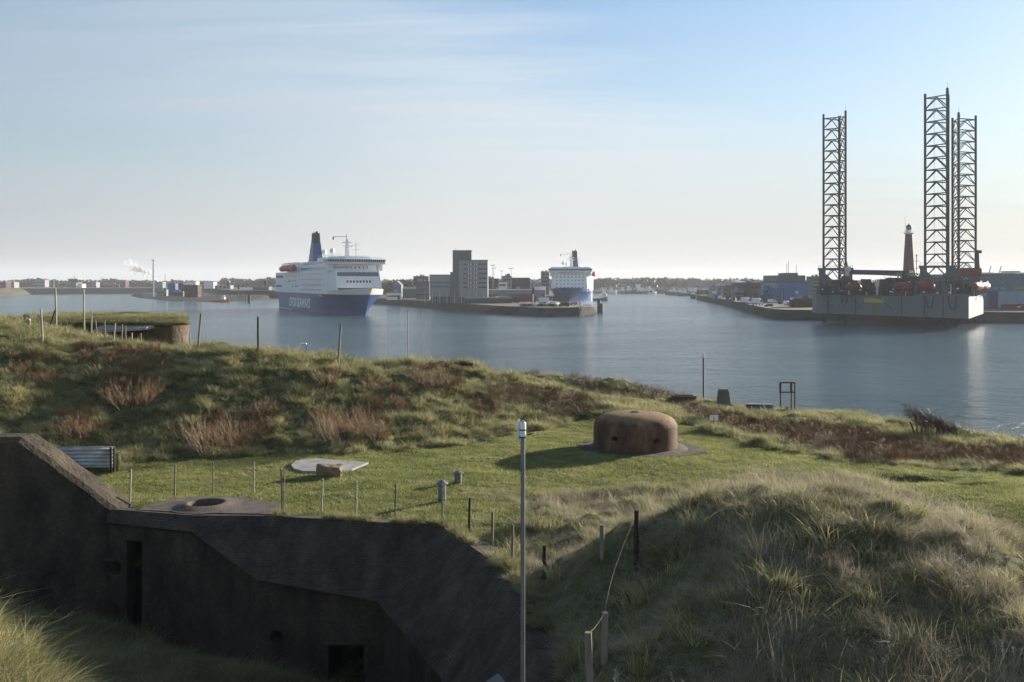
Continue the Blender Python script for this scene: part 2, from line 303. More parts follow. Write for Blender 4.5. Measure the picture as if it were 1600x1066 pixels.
C = dict(concrete=mat('concrete', (.16, .15, .13), .95, var=.35, scale=.8, bump=.5, bscale=14, stretch=(1, 1, .45)),
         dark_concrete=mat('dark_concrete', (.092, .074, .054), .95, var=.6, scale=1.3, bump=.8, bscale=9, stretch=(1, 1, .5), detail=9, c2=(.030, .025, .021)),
         pale_concrete=mat('pale_concrete', (.32, .31, .29), .9, var=.3, scale=2, bump=.3),
         quay_side=mat('quay_side', (.05, .044, .038), .95, var=.5, scale=.12, stretch=(1, 1, 4)),
         quay_top=mat('quay_top', (.115, .105, .095), .95, var=.25, scale=.05),
         bank_grass=mat('bank_grass', (.085, .072, .048), .95, var=.35, scale=.05, c2=(.055, .058, .032)), island_top=mat('island_top', (.028, .026, .02), .95, var=.4, scale=.08),
         wood=mat('wood', (.26, .22, .17), .9, var=.4, scale=8, stretch=(1, 1, .1)), dark_wood=mat('dark_wood', (.05, .035, .028), .9, var=.4, scale=8),
         old_steel=mat('old_steel', (.10, .075, .06), .7, var=.4, scale=5), galvanised=mat('galvanised', (.22, .23, .24), .42, .6, var=.2, scale=4),
         grey_paint=mat('grey_paint', (.30, .31, .32), .6, var=.15), white=mat('white_paint', (.80, .80, .78), .5, var=.06, scale=.3),
         cream=mat('cream_paint', (.70, .66, .55), .5, var=.1, scale=.4), navy=mat('navy_paint', (.012, .062, .21), .38, var=.2, scale=.12),
         glass=mat('dark_glass', (.02, .028, .035), .12, var=.1, spec=.6), blue_tint=mat('blue_tint_glass', (.06, .11, .17), .2, spec=.6), rig_orange=mat('rig_orange', (.22, .045, .022), .5, var=.3, scale=.6), pilot_orange=mat('pilot_orange', (.75, .22, .03)), orange=mat('orange_paint', (.50, .075, .025), .45, var=.2, scale=.6),
         black=mat('black_paint', (.02, .02, .025), .6), red=mat('red_paint', (.15, .03, .028), .6, var=.25), brick=mat('brick', (.10, .06, .048), .9, var=.3, scale=.4),
         blue_shed=mat('blue_cladding', (.04, .14, .32), .55, var=.12, scale=.15), blue_dark=mat('blue_cladding_dark', (.03, .085, .22), .6, var=.15, scale=.15),
         grey_blue=mat('grey_blue_cladding', (.13, .17, .21), .6, var=.12, scale=.1), light_blue=mat('light_blue_gate', (.25, .33, .40), .5, var=.1, scale=.2),
         facade=mat('grey_facade', (.22, .235, .245), .7, var=.08, scale=.1), facade_dark=mat('dark_facade', (.11, .115, .12), .7, var=.1, scale=.1), roof_dark=mat('dark_roof', (.06, .055, .055), .8, var=.2, scale=.3),
         rig_grey=mat('rig_grey', (.11, .13, .13), .65, var=.3, scale=.25), rig_dark=mat('rig_dark', (.035, .045, .045), .7, var=.3, scale=.4), leg_steel=mat('leg_steel', (.04, .036, .036), .7, var=.4, scale=.5),
         yellow=mat('yellow_paint', (.45, .36, .10), .6), asphalt=mat('asphalt', (.055, .055, .055), .95, var=.15, scale=.1))

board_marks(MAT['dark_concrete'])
# ------------------------------------------------------------------ banks, quays, far shore
def bank(name, label, low, high, zt, mside='quay_side', mtop='quay_top', zb=-1.5):
    """low: outline at the water, high: same number of points at the top edge"""
    o = thing(name, label, 'bank'); o['kind'] = 'structure'
    n = len(low); vs = [(x, y, zb) for x, y in low] + [(x, y, zt) for x, y in high]
    s = MB().add(vs, [(i, (i + 1) % n, n + (i + 1) % n, n + i) for i in range(n)]); a = s.build('bank_side', MAT[mside] if mside in MAT else C[mside], o); 
    b = MB().add([(x, y, zt) for x, y in high], [tuple(range(n))]).build('bank_top', C[mtop], o)
    return o
def g2(px, py, z=0): D = DZ(py, z); return (WX(px, D), D)
# lock island in mid river
bank('lock_island', 'low dark lock island with sloping stone sides', [g2(199, 462.8), g2(219, 467.5), g2(250, 471), g2(286, 473.5), g2(329, 474.2), g2(368, 472.4), (-240, 960), (-300, 1150), (-420, 1260)],
     [g2(214, 457.5, 3.6), g2(224, 458.9, 3.6), g2(252, 460.5, 3.6), g2(286, 462.3, 3.6), g2(325, 462.8, 3.6), g2(345, 463.2, 3.6), (-245, 965), (-303, 1140), (-412, 1240)], 3.6, mside='island_top', mtop='island_top')
bank('lock_quay', 'dark lock quay wall across the back of the basin', [(-690, 1290), (-470, 1450), (-420, 1330), (-330, 1100), (-300, 1022), (-235, 1022), (-180, 1040), (-60, 1150), (-60, 1750), (-1700, 1750), (-1700, 1300)],
     [(-690, 1292), (-470, 1453), (-417, 1333), (-327, 1103), (-298, 1024), (-235, 1024), (-180, 1042), (-60, 1152), (-60, 1750), (-1700, 1750), (-1700, 1300)], 8.0)
bank('west_bank', 'brown grassy bank sloping into the basin at the left edge', [g2(-300, 470), g2(-60, 464.5), g2(0, 463.2), g2(55, 459.8), g2(92, 458.2), (-720, 1560), (-1700, 1560), (-1700, 900)],
     [(WX(-300, 905), 905), (WX(-60, 1150), 1150), (WX(0, 1220), 1220), (WX(50, 1370), 1370), (WX(86, 1450), 1450), (-725, 1560), (-1700, 1560), (-1700, 905)], 8.6, mside='bank_grass', mtop='bank_grass')
qlow = [g2(560, 474), g2(590, 475.8), g2(665, 482.5), g2(735, 487.5), g2(790, 491), g2(822, 493.4), g2(842, 495.4), g2(870, 495), g2(905, 494), g2(935, 488.4), (40, 600), (22.5, 700), (42, 880), (60, 1300), (-60, 1500), (-260, 1500), (-165, 880)]
qhigh = [g2(562, 465.2, 4.5), g2(596, 466.6, 4.5), g2(668, 470.4, 4.5), g2(735, 475, 4.5), g2(785, 478.4, 4.5), g2(820, 479.7, 4.5), g2(842, 480.8, 4.5), g2(870, 480.8, 4.5), g2(905, 480.6, 4.5), g2(926, 479.3, 4.5), (38, 600), (20.5, 700), (40, 880), (58, 1300), (-60, 1500), (-262, 1500), (-163, 880)]
bank('ferry_quay', 'brown stone quay with the ferry terminal car park', qlow, qhigh, 4.5)
rl = [g2(1088, 468.4), g2(1130, 477), g2(1177, 490.8), g2(1203, 498), g2(1225, 499.8), g2(1285, 500.8), g2(1420, 503), g2(1600, 505.2), (330, 400), (700, 380), (700, 1900), (380, 1900), (243, 1240)]
rh = [(x + .3, y + 1.2) for x, y in rl]; 
bank('east_quay', 'long dark quay wall of the fishing harbour on the right', rl, rh, 4.7)
# far land
bank('far_shore', 'low far shore closing the harbour under bare woods', [(-2500, 1760), (-300, 1650), (-60, 1480), (70, 1400), (150, 1385), (300, 1385), (900, 1500), (3000, 1700), (4500, 6000), (-4500, 6000)],
     [(-2500, 1765), (-300, 1655), (-60, 1485), (70, 1405), (150, 1390), (300, 1390), (900, 1505), (3000, 1705), (4500, 6000), (-4500, 6000)], 3.0, mside='quay_side', mtop='bank_grass')

# far woods: one unbroken mass of bare winter crowns
wm = blade_mat('bare_wood_far', [(.03, .028, .026), (.05, .042, .036), (.04, .044, .032)], trans=.1, pos_scale=.01)
def crowns(pts, seed):
    r = np.random.default_rng(seed); V = []; F = []; k = 0
    for (x, y, z, rad, h) in pts:
        n = 34
        u = r.normal(size=(n, 3)); u /= np.linalg.norm(u, axis=1)[:, None]; u[:, 2] = np.abs(u[:, 2]) * 1.0 - .25
        c = np.c_[x + u[:, 0] * rad * r.uniform(.5, 1, n), y + u[:, 1] * rad * r.uniform(.5, 1, n), z + h * .55 + u[:, 2] * h * .45 * r.uniform(.6, 1.05, n)]
        s = rad * .5
        a = r.normal(size=(n, 3)); b = r.normal(size=(n, 3)); a *= s / np.linalg.norm(a, axis=1)[:, None]; b *= s / np.linalg.norm(b, axis=1)[:, None]
        for i in range(n):
            V += [c[i] - a[i], c[i] + b[i], c[i] + a[i], c[i] - b[i]]; F.append((k, k + 1, k + 2, k + 3)); k += 4
        V += [(x - .5, y, z - 1), (x + .5, y, z - 1), (x + .3, y, z + h * .7), (x - .3, y, z + h * .7)]; F.append((k, k + 1, k + 2, k + 3)); k += 4
    return V, F
pts = []
for i in range(3200):
    px = random.uniform(-150, 1750); D = random.uniform(1560, 2100) if px < 500 or px > 1500 else random.uniform(1560, 2300)
    hh = 13 + 6 * float(fbm(np.array(px / 60), np.array(3.), 1.0, 77)) + random.uniform(-2, 3) + (5 if 350 < px < 430 else 0) + (D - 1560) * .006 + (3.5 if 600 < px < 1150 else 0)
    pts.append((WX(px, D), D, 2.5, hh * .5, hh))
V, F = crowns(pts, 3); mb = MB(); mb.v = [tuple(v) for v in V]; mb.f = F
o = mb.build('far_woods', wm, fix=False); tag(o, 'long band of bare winter woods along the far shore', 'woods', kind='stuff')
pts = []
for i in range(150):
    px = random.uniform(597, 680); D = random.uniform(980, 1150); hh = random.uniform(9, 15); pts.append((WX(px, D), D, 4.5, hh * .45, hh))
V, F = crowns(pts, 5); mb = MB(); mb.v = [tuple(v) for v in V]; mb.f = F
o = mb.build('quay_woods', wm, fix=False); tag(o, 'dark clump of bare trees behind the terminal sheds', 'woods', kind='stuff')

# ------------------------------------------------------------------ buildings helper
def bldg(name, label, px0, px1, yt, yb, D, dep, m='facade', roof='roof_dark', gable=0, cat='building', group=None, rz=0, z0=None):
    x0, x1 = WX(px0, D), WX(px1, D); zb = WZ(yb, D) if z0 is None else z0; zt = WZ(yt, D)
    o = thing(name, label, cat, ((x0 + x1) / 2, D, zb), rz, group); wd = (x1 - x0); h = zt - zb
    MB().box(-wd / 2, wd / 2, 0, dep, 0, h).build('wall', C[m], o)
    if gable:
        MB().add([(-wd / 2 - .3, -.3, h + .02), (wd / 2 + .3, -.3, h + .02), (wd / 2 + .3, dep + .3, h + .02), (-wd / 2 - .3, dep + .3, h + .02), (0, -.3, h + gable), (0, dep + .3, h + gable)] if gable > 0 else
                 [(-wd / 2 - .3, -.3, h + .02), (wd / 2 + .3, -.3, h + .02), (wd / 2 + .3, dep + .3, h + .02), (-wd / 2 - .3, dep + .3, h + .02), (-wd / 2, dep / 2, h - gable), (wd / 2, dep / 2, h - gable)],
                 [(0, 1, 2, 3), (0, 4, 1), (2, 5, 3), (0, 3, 5, 4), (1, 4, 5, 2)] if gable > 0 else [(0, 1, 2, 3), (0, 1, 5, 4), (3, 4, 5, 2), (0, 4, 3), (1, 2, 5)]).build('roof', C[roof], o)
    else:
        MB().box(-wd / 2 - .25, wd / 2 + .25, -.25, dep + .25, h + .01, h + .5).build('roof', C[roof], o)
    o['w'] = wd; o['h'] = h
    return o
def windows(o, nx, ny, w, h, x0, x1, z0, z1, m='glass', name='window'):
    me = None
    for j in range(ny):
        for i in range(nx):
            x = x0 + (x1 - x0) * (i + .5) / nx; z = z0 + (z1 - z0) * (j + .5) / ny
            if me is None:
                q = MB().box(-w / 2, w / 2, -.06, .05, -h / 2, h / 2).build(name, C[m], o); me = q.data
            else: q = bpy.data.objects.new(name, me); COL.objects.link(q); q.parent = o
            q.location = (x, 0, z)

# terminal tower block
D = 600
o = thing('office_block', 'tall grey office block with ribbon windows and higher lift tower beside the terminal', 'building', (WX(735, D), D, 4.5))
X = lambda px: WX(px, D) - o.location.x
Z = lambda py: WZ(py, D) - 4.5
MB().box(X(717), X(762), 0, 16, 3.4, Z(406.8)).build('wall', C['facade'], o)
MB().box(X(707), X(736.5), 1.5, 14, 0, Z(391.8)).build('lift_tower', C['facade_dark'], o)
MB().box(X(706.5), X(737), 1.2, 14.3, Z(391.8) + .02, Z(391)).build('roof', C['roof_dark'], o)
MB().box(X(716.6), X(762.4), -.3, 16.3, Z(406.8) + .02, Z(406.2)).build('roof', C['roof_dark'], o)
for yy in (413, 420.4, 427.6, 434.8, 442, 449):
    f = MB().box(X(724), X(760.5), -.08, .05, Z(yy + 1.3), Z(yy - 1.1)).build('ribbon_window', C['glass'], o)
    for a in (731, 735, 740.5, 744):
        MB().box(X(a), X(a + 2.0), -.12, -.07, Z(yy + .8), Z(yy - .8)).build('blind', C['white'], f)
for a in range(720, 761, 5): MB().box(X(a), X(a + .7), .2, .8, 0, 3.4).build('column', C['facade'], o)
MB().box(X(718), X(761), 2, 15, 0, 3.38).build('ground_floor', C['glass'], o)
MB().box(X(720), X(724), 1.4, 1.5, Z(407), Z(402)).build('window', C['glass'], o); MB().box(X(728), X(733), 1.4, 1.5, Z(407), Z(404.5)).build('window', C['glass'], o)
for a, b in ((711, 388), (730.5, 389)): MB().tube((X(a), 5, Z(391)), (X(a), 5, Z(b)), .12).build('antenna', C['old_steel'], o)
D = 604
o = bldg('terminal_wing', 'low pale grey terminal wing with two rows of small windows left of the office block', 671.5, 704, 430.4, 453.8, D, 20, 'facade', z0=8.3)
windows(o, 12, 1, .55, 1.1, -o['w'] / 2 + .6, o['w'] / 2 - .4, WZ(449.5, D) - 8.3, WZ(446, D) - 8.3); windows(o, 12, 1, .55, 1.1, -o['w'] / 2 + .6, o['w'] / 2 - .4, WZ(443, D) - 8.3, WZ(439.5, D) - 8.3)
MB().box(-o['w'] / 2 + .5, o['w'] / 2, 2, 19, -3.78, -.02).build('ground_floor', C['glass'], o)
for a in range(9): MB().box(-o['w'] / 2 + .3 + a * 1.55, -o['w'] / 2 + .55 + a * 1.55, .2, .6, -3.78, -.02).build('column', C['facade'], o)
o = bldg('stair_core', 'narrow grey stair core between terminal wing and office block', 703.5, 708, 426.5, 463, 603, 12, 'facade_dark', z0=4.5)
# terminal area clutter
def simple(name, label, px0, px1, yt, D, dep, m, roof='roof_dark', gable=0, z0=4.5, win=None, group=None, cat='building'):
    o = bldg(name, label, px0, px1, yt, 460, D, dep, m, roof, gable, z0=z0, group=group, cat=cat)
    if win and cat == 'building':
        for q in range(2 + int(o['w'] / 12)):
            vx = -o['w'] / 2 + o['w'] * (.15 + .7 * ((q * .37 + len(label) * .13) % 1)); vs_ = .5 + .9 * ((q * .61 + len(label) * .29) % 1); MB().box(vx - vs_, vx + vs_, dep * .3, dep * .3 + 1.6, o['h'] + .51, o['h'] + .9 + vs_ * 1.1).build('roof_unit', C['facade_dark' if q % 2 else 'grey_paint'], o)
        MB().box(o['w'] * .28, o['w'] * .28 + 1.6, -.07, .04, .05, 2.5).build('door', C['roof_dark'], o)
    if win:
        nx, ny, ww, hh, mm = win; windows(o, nx, ny, ww, hh, -o['w'] / 2 + .5, o['w'] / 2 - .5, .8, o['h'] - .4, mm)
    return o
simple('brick_flats', 'reddish brick flats rising over the bare trees left of the terminal', 646, 669, 432.5, 900, 18, 'brick', win=(8, 3, 1.2, 1.3, 'glass'))
simple('shed', 'grey barrel roofed shed between the passing ferry and the terminal', 614, 627, 446, 800, 14, 'grey_blue', 'facade', gable=3.5)
simple('shed', 'long pale roofed shed next to the terminal wing', 629, 650, 452, 760, 14, 'facade_dark', 'facade', gable=-2)
simple('shed', 'dark low shed against the left end of the terminal wing', 650, 671, 441, 700, 14, 'facade_dark', 'roof_dark', win=(7, 2, 1.2, 1.0, 'glass'))
simple('pavilion', 'cream pavilion with rounded ends low behind the quay edge beside the passing ferry', 604, 626, 458, 690, 6, 'cream', 'facade', win=(6, 1, 1.2, 1.2, 'glass'))
simple('brick_warehouse', 'reddish brick warehouse just right of the office block', 762, 779, 436.3, 700, 14, 'brick', win=(6, 4, 1.2, 1.3, 'glass'))
simple('cream_house', 'sunlit cream and white house right of the brick warehouse', 779, 792, 440.5, 690, 8, 'cream', 'red', win=(4, 3, 1.1, 1.4, 'glass'))
simple('concrete_block', 'grey block with taller top behind the cream house', 784, 799.5, 432.3, 760, 14, 'facade', win=(4, 4, 1.2, 1.0, 'glass'))
simple('brick_terrace', 'dark reddish terrace in the gap before the moored ferry', 799, 828, 438.5, 820, 12, 'brick', 'roof_dark', gable=-2.5, win=(10, 3, 1.2, 1.3, 'glass'))
simple('grey_warehouse', 'grey warehouse half hidden behind the left side of the moored ferry', 846, 858, 425, 950, 20, 'facade_dark', win=(4, 6, 1.5, 1.3, 'glass'))
simple('terminal_hall', 'long low white roofed terminal hall behind the parked cars', 762, 852, 453.4, 640, 8, 'facade', 'white', win=(24, 1, 1.4, 1.6, 'glass'))
simple('check_in_building', 'white check in building beside the bow of the moored ferry', 833, 853, 448, 650, 8, 'white', 'facade', win=(6, 2, 1.2, 1.2, 'glass'))
simple('canopy_building', 'flat grey canopy over the lanes near the quay edge', 726, 800, 466.5, 585, 5, 'glass', 'facade')
# containers and trailers on the quay
def trailer(label, px, D, L_, m, rz=0, h=2.7, group='trailers on the ferry quay', z0=4.5):
    o = thing('trailer', label, 'trailer', (WX(px, D), D, z0), rz, group)
    MB().box(-L_ / 2, L_ / 2, -1.25, 1.25, 1.1, 1.1 + h).build('cargo_box', C[m], o)
    for a in (-L_ / 2 + 1.5, L_ / 2 - 2.6, L_ / 2 - 1.3):
        MB().lathe([(.5, -1.2), (.5, 1.2)], 12, (a, .5), 'y').build('wheel', C['black'], o)
    MB().box(-L_ / 2 + .2, L_ / 2 - .2, -.9, .9, .75, 1.08).build('chassis', C['black'], o)
for px, D, L_, mm, lb in ((795, 603, 13, 'black', 'black trailer in front of the long terminal hall'), (822, 600, 13, 'red', 'dark red trailer right of the black trailer'),
                          (784, 606, 8, 'white', 'short white trailer left of the black trailer'), (803, 620, 4, 'red', 'small red trailer behind the black trailer'),
                          (850, 560, 6, 'white', 'white trailer parked behind the row of cars')):
    trailer(lb, px, D, L_, mm)
# vehicles
def make_car(label, m, loc, rz, L_=4.3, van=False, group=None, name='parked_car', cat='car'):
    o = thing(name, label, cat, loc, rz, group); h = 1.45 if not van else 2.3; w = .88
    prof = [(-L_ / 2, .35), (L_ / 2, .35), (L_ / 2 + .02, .75), (L_ / 2 - .9, .92), (L_ / 2 - 1.5, h), (-L_ / 2 + .7, h), (-L_ / 2 + .05, .95)] if not van else [(-L_ / 2, .35), (L_ / 2, .35), (L_ / 2, .95), (L_ / 2 - .9, 1.15), (L_ / 2 - 1.4, h), (-L_ / 2, h)]
    n = len(prof); f = lambda z: w if z < 1 else w * .86
    MB().add([(x, -f(z), z) for x, z in prof] + [(x, f(z), z) for x, z in prof], [tuple(range(n)), tuple(range(2 * n - 1, n - 1, -1))] + [(i, (i + 1) % n, n + (i + 1) % n, n + i) for i in range(n)]).build('body', C[m], o, bevel=.05)
    for s in (-1, 1): MB().box(-L_ / 2 + (.8 if not van else L_ - 2.3), L_ / 2 - 1.45, min(s * w * .85, s * (w * .93)), max(s * w * .85, s * (w * .93)), .98, h - .12).build('side_window', C['glass'], o)
    a = L_ / 2 - 1.52; MB().add([(a + .6, -.7, .95), (a + .6, .7, .95), (a + .1, .66, h - .05), (a + .1, -.66, h - .05)], [(0, 1, 2, 3)]).build('windscreen', C['glass'], o)
    for x in (-L_ / 2 + .8, L_ / 2 - .85):
        for s in (-1, 1): MB().lathe([(.32, s * .9 - .1), (.32, s * .9 + .1)], 12, (x, .32), 'y').build('wheel', C['black'], o)
    for s in (-1, 1): MB().box(L_ / 2 - .02, L_ / 2 + .05, s * .6 - .15, s * .6 + .15, .6, .75).build('headlight', C['white'], o)
    return o
def truck(label, px, D, rz, m='white', group='lorries on the right hand quay', z0=4.7):
    o = thing('parked_lorry', label, 'lorry', (WX(px, D), D, z0), rz, group)
    MB().box(-3.6, 1.3, -1.2, 1.2, 1.0, 3.9).build('cargo_box', C[m], o); MB().add([(1.45, -1.15, .6), (3.4, -1.15, .6), (3.4, -1.15, 1.8), (3.0, -1.1, 3.0), (1.45, -1.1, 3.0), (1.45, 1.15, .6), (3.4, 1.15, .6), (3.4, 1.15, 1.8), (3.0, 1.1, 3.0), (1.45, 1.1, 3.0)],
        [(0, 1, 2, 3, 4), (9, 8, 7, 6, 5), (0, 5, 6, 1), (1, 6, 7, 2), (2, 7, 8, 3), (3, 8, 9, 4), (4, 9, 5, 0)]).build('cab', C[m], o)
    MB().add([(3.42, -1, 1.8), (3.42, 1, 1.8), (3.04, 1, 2.9), (3.04, -1, 2.9)], [(0, 1, 2, 3)]).build('windscreen', C['glass'], o)
    MB().box(-3.5, 1.4, -.8, .8, .7, .98).build('chassis', C['black'], o)
    for x in (-2.6, 2.5):
        for s in (-1, 1): MB().lathe([(.48, s * 1.0 - .15), (.48, s * 1.0 + .15)], 12, (x, .48), 'y').build('wheel', C['black'], o)
carcols = ['glass', 'grey_paint', 'navy', 'black', 'grey_paint', 'white', 'glass', 'grey_paint', 'red', 'navy', 'black', 'white', 'grey_paint', 'black', 'white', 'cream', 'black', 'navy', 'grey_paint', 'red']
MAT['c'] = None
cn = {'glass': 'charcoal', 'grey_paint': 'silver', 'navy': 'dark blue', 'black': 'black', 'white': 'white', 'red': 'red', 'cream': 'beige'}
ordn = 'first second third fourth fifth sixth seventh eighth ninth tenth eleventh twelfth'.split()
protos = {}
carspots = []
for i in range(12): carspots.append((818 + i * 4.6, 512 + (i % 2) * 3, R(35 + (i * 7) % 10), 'in the slanted front row above the quay edge'))
for i in range(8): carspots.append((846 + i * 8.2, 548 + (i % 3) * 6, R(20 + 30 * (i % 2)), 'in the back row by the moored ferry'))
for i, (px, D, rz, wh) in enumerate(carspots):
    m_ = carcols[i]; k = i if i < 12 else i - 12
    lb = f'{cn[m_]} car, {ordn[k]} from the left {wh}'
    make_car(lb, m_, (WX(px, D), D, 4.5), rz, 4.4, group='cars parked on the ferry quay')
make_car('large dark van at the tip end of the quay car park', 'black', (WX(881, 508), 508, 4.5), R(185), 5.6, van=True, name='parked_van', cat='van')
# right quay vehicles
truck('white box lorry on the quay, the one farther from the rig', 1166, 560, R(-65)); truck('white box lorry with dark cab on the quay, the one nearer the rig', 1184, 535, R(-65))
make_car('dark car driving along the quay edge near the two lorries', 'black', (WX(1201, 500), 500, 4.7), R(190), 4.5, name='dark_car')
make_car('white van standing alone before the blue hall', 'white', (WX(1207, 590), 590, 4.7), R(-20), 5.8, van=True, name='white_van', cat='van')
make_car('small white car far along the right quay', 'white', (WX(1144, 690), 690, 4.7), R(10), 4.3, name='small_white_car')
make_car('pale car beside the brick store near the rig', 'white', (WX(1231, 530), 530, 4.7), R(160), 4.3, name='pale_car')
# lamp masts on the ferry quay
def mast(label, px, yt, D, z0, name='light_mast', cat='light mast', group='tall light masts behind the terminal', arm=1.6):
    o = thing(name, label, cat, (WX(px, D), D, z0), 0, group); h = WZ(yt, D) - z0
    MB().tube((0, 0, 0), (0, 0, h), .22, .11).build('pole', C['galvanised'], o)
    MB().box(-arm, arm, -.25, .25, h, h + .35).build('lamp_head', C['grey_paint'], o); return o
for px, yt, D, lb in ((770, 415, 600, 'nearest tall light mast directly right of the office block'), (771.5, 419.3, 690, 'mast with small head overlapping the nearest tall mast'),
                      (783.5, 424, 760, 'shortest light mast over the cream house'), (798.5, 420, 650, 'light mast halfway between the office block and the moored ferry')):
    mast(lb, px, yt, D, 4.5)
mast('slim white lamp post over the front row of parked cars', 863, 452, 560, 4.5, 'lamp_post', 'lamp post', None, .4); mast('slim lamp post at the tip of the ferry quay', 905.5, 465, 500, 4.5, 'lamp_post', 'lamp post', None, .3)
mast('slim lamp post left of the parked cars', 844, 455, 570, 4.5, 'lamp_post', 'lamp post', None, .3)
o = thing('signal_mast', 'dark stubby signal mast with white foot among the quay cars', 'signal mast', (WX(833, 530), 530, 4.5)); MB().tube((0, 0, 0), (0, 0, 6.4), .3).build('pole', C['white'], o); MB().box(-.7, .7, -.5, .5, 6.4, 9).build('signal_head', C['rig_dark'], o); MB().tube((0, 0, 9), (0, 0, 11.5), .14).build('antenna', C['black'], o)
for i in range(9):
    px = 664 + i * 11.5; D = 596 - i * .8; o = thing('flagpole', f'bare thin flagpole before the terminal, {ordn[i]} from the left', 'flagpole', (WX(px, D), D, 4.5), 0, 'flagpoles before the terminal'); MB().tube((0, 0, 0), (0, 0, 7.2 + (i * 7 % 3) * .5), .10, .05).build('pole', C['white'], o); MB().lathe([(.02, 7.3), (.12, 7.4), (.02, 7.55)], 6).build('finial', C['grey_paint'], o)
for i in range(7):
    px = (1100, 1113, 1128, 1143, 1158, 1186, 1222)[i]; D = (880, 800, 720, 660, 610, 560, 520)[i]; o = thing('lamp_post', f'lamp post on the right quay, {ordn[i]} from the harbour bend', 'lamp post', (WX(px, D), D, 4.7), 0, 'lamp posts along the right quay'); MB().tube((0, 0, 0), (0, 0, 8.5), .12, .07).build('pole', C['grey_paint'], o); MB().box(-.7, .1, -.12, .12, 8.5, 8.65).build('lamp_head', C['grey_paint'], o)
for i in range(10):
    px = (1108, 1119, 1125, 1137, 1148, 1168, 1174, 1220, 1228, 1234)[i]; D = (830, 790, 740, 700, 650, 600, 640, 560, 545, 515)[i]; mm = ('grey_paint', 'navy', 'white', 'roof_dark', 'red', 'cream', 'grey_blue', 'roof_dark', 'white', 'grey_paint')[i]; nm_ = ('grey', 'blue', 'white', 'black', 'red', 'cream', 'slate blue', 'black', 'white', 'grey')[i]
    o = thing('crate_stack', f'{nm_} stack of fish crates on the right quay, {ordn[i]} from the harbour bend', 'crates', (WX(px, D), D, 4.7), R(i * 17), 'crate stacks on the right quay')
    for k in range(3): MB().box(-1.6 + k * .1, 1.6 - k * .2, -.8, .8, k * .75, k * .75 + .7).build('crate', C[mm], o)
# quay fender piles
for px, dy, lb in ((935.8, 0, 'left dark mooring pile off the tip of the ferry quay'), (939.7, 2, 'right shorter dark mooring pile off the tip of the ferry quay')):
    o = MB().lathe([(1.0, -2), (1.0, 8 - dy), (.7, 8.4 - dy)], 14).build('mooring_pile', C['rig_dark'], None, True); o.location = (WX(px, 545), 545, -1); tag(o, lb, 'pile', 'mooring piles off the quay tip')
o = MB().box(-1, 1, -1, 1, -1, 5.2).build('quay_fender', C['cream'], None); o.location = (WX(906.5, 496), 496, 0); tag(o, 'square pale fender post on the corner of the ferry quay', 'fender')
# bare trees / bushes skip ; boats in the far harbour
def boat(label, px, D, s=1, hull='navy', rz=0, masts=2, cab='white'):
    o = thing('fishing_boat', label, 'boat', (WX(px, D), D, 0), rz, 'boats moored in the far harbour')
    st = [(-9, 2.0, 2.6), (-6, 2.7, 2.4), (0, 3.0, 2.4), (5, 2.4, 3.0), (8.5, .9, 3.9), (9.6, .08, 4.4)]; vs = []
    for x, b, zt in st: vs += [(x * s, -b * s * .7, -.4), (x * s, -b * s, zt * s), (x * s, b * s, zt * s), (x * s, b * s * .7, -.4)]
    fs = [(0, 1, 2, 3), (20, 23, 22, 21)]
    for i in range(5):
        a = i * 4; fs += [(a, a + 4, a + 5, a + 1), (a + 1, a + 5, a + 6, a + 2), (a + 2, a + 6, a + 7, a + 3), (a + 3, a + 7, a + 4, a)]
    MB().add(vs, fs).build('hull', C[hull], o)
    MB().box(1 * s, 4.6 * s, -1.8 * s, 1.8 * s, 2.6 * s, 5.2 * s).box(1.4 * s, 3.8 * s, -1.4 * s, 1.4 * s, 5.2 * s, 7.2 * s).build('wheelhouse', C[cab], o)
    MB().box(3.82 * s, 3.9 * s, -1.2 * s, 1.2 * s, 5.8 * s, 6.7 * s).build('wheelhouse_window', C['glass'], o)
    for k in range(masts):
        x = (-5 + 9.5 * k) * s; MB().tube((x, 0, 2.2 * s), (x, 0, (11 - k) * s), .18).tube((x, 0, 8 * s), (x + 3.6 * s, 0, 5.5 * s), .1).build('mast', C['old_steel'], o)
bl = [(944, 1150, 1.1, 'white', 90, 'white hulled boat just right of the moored ferry'), (952, 1330, 1.2, 'cream', 20, 'cream boat near the left end of the far quay'), (960, 1360, .9, 'grey_paint', 10, 'grey boat beside the cream boat'),
      (969, 1370, 1.3, 'navy', 5, 'blue boat with tall mast at the far quay'), (978, 1372, 1.6, 'rig_dark', 0, 'big dark trawler at the far quay'), (990, 1374, 1.0, 'grey_paint', 5, 'low grey boat right of the big trawler'),
      (1000, 1376, 1.2, 'navy', 8, 'blue boat in the middle of the far quay'), (1011, 1368, 1.5, 'black', 0, 'black trawler with pale wheelhouse at the far quay'), (1019, 1360, .8, 'white', 30, 'little white boat right of the black trawler'),
      (1049, 1270, 1.1, 'rig_dark', 30, 'dark boat at the tip of the moored fishing row'), (1056, 1240, 1.3, 'red', 25, 'red trawler in the moored fishing row'), (1064, 1210, 1.2, 'navy', 25, 'blue trawler behind the red trawler'), (1072, 1160, 1.2, 'rig_dark', 25, 'dark trawler closest to the harbour tower'), (1083, 1010, 1.1, 'black', 80, 'black tug at the head of the right quay')]
for px, D, s, h_, a, lb in bl: boat(lb, px, D, s, h_, R(a + (180 if px > 1040 else 0)))
o = boat('dark work boat with white cabin beside the moored ferry stern', 935.5, 880, .9, 'rig_dark', R(15))
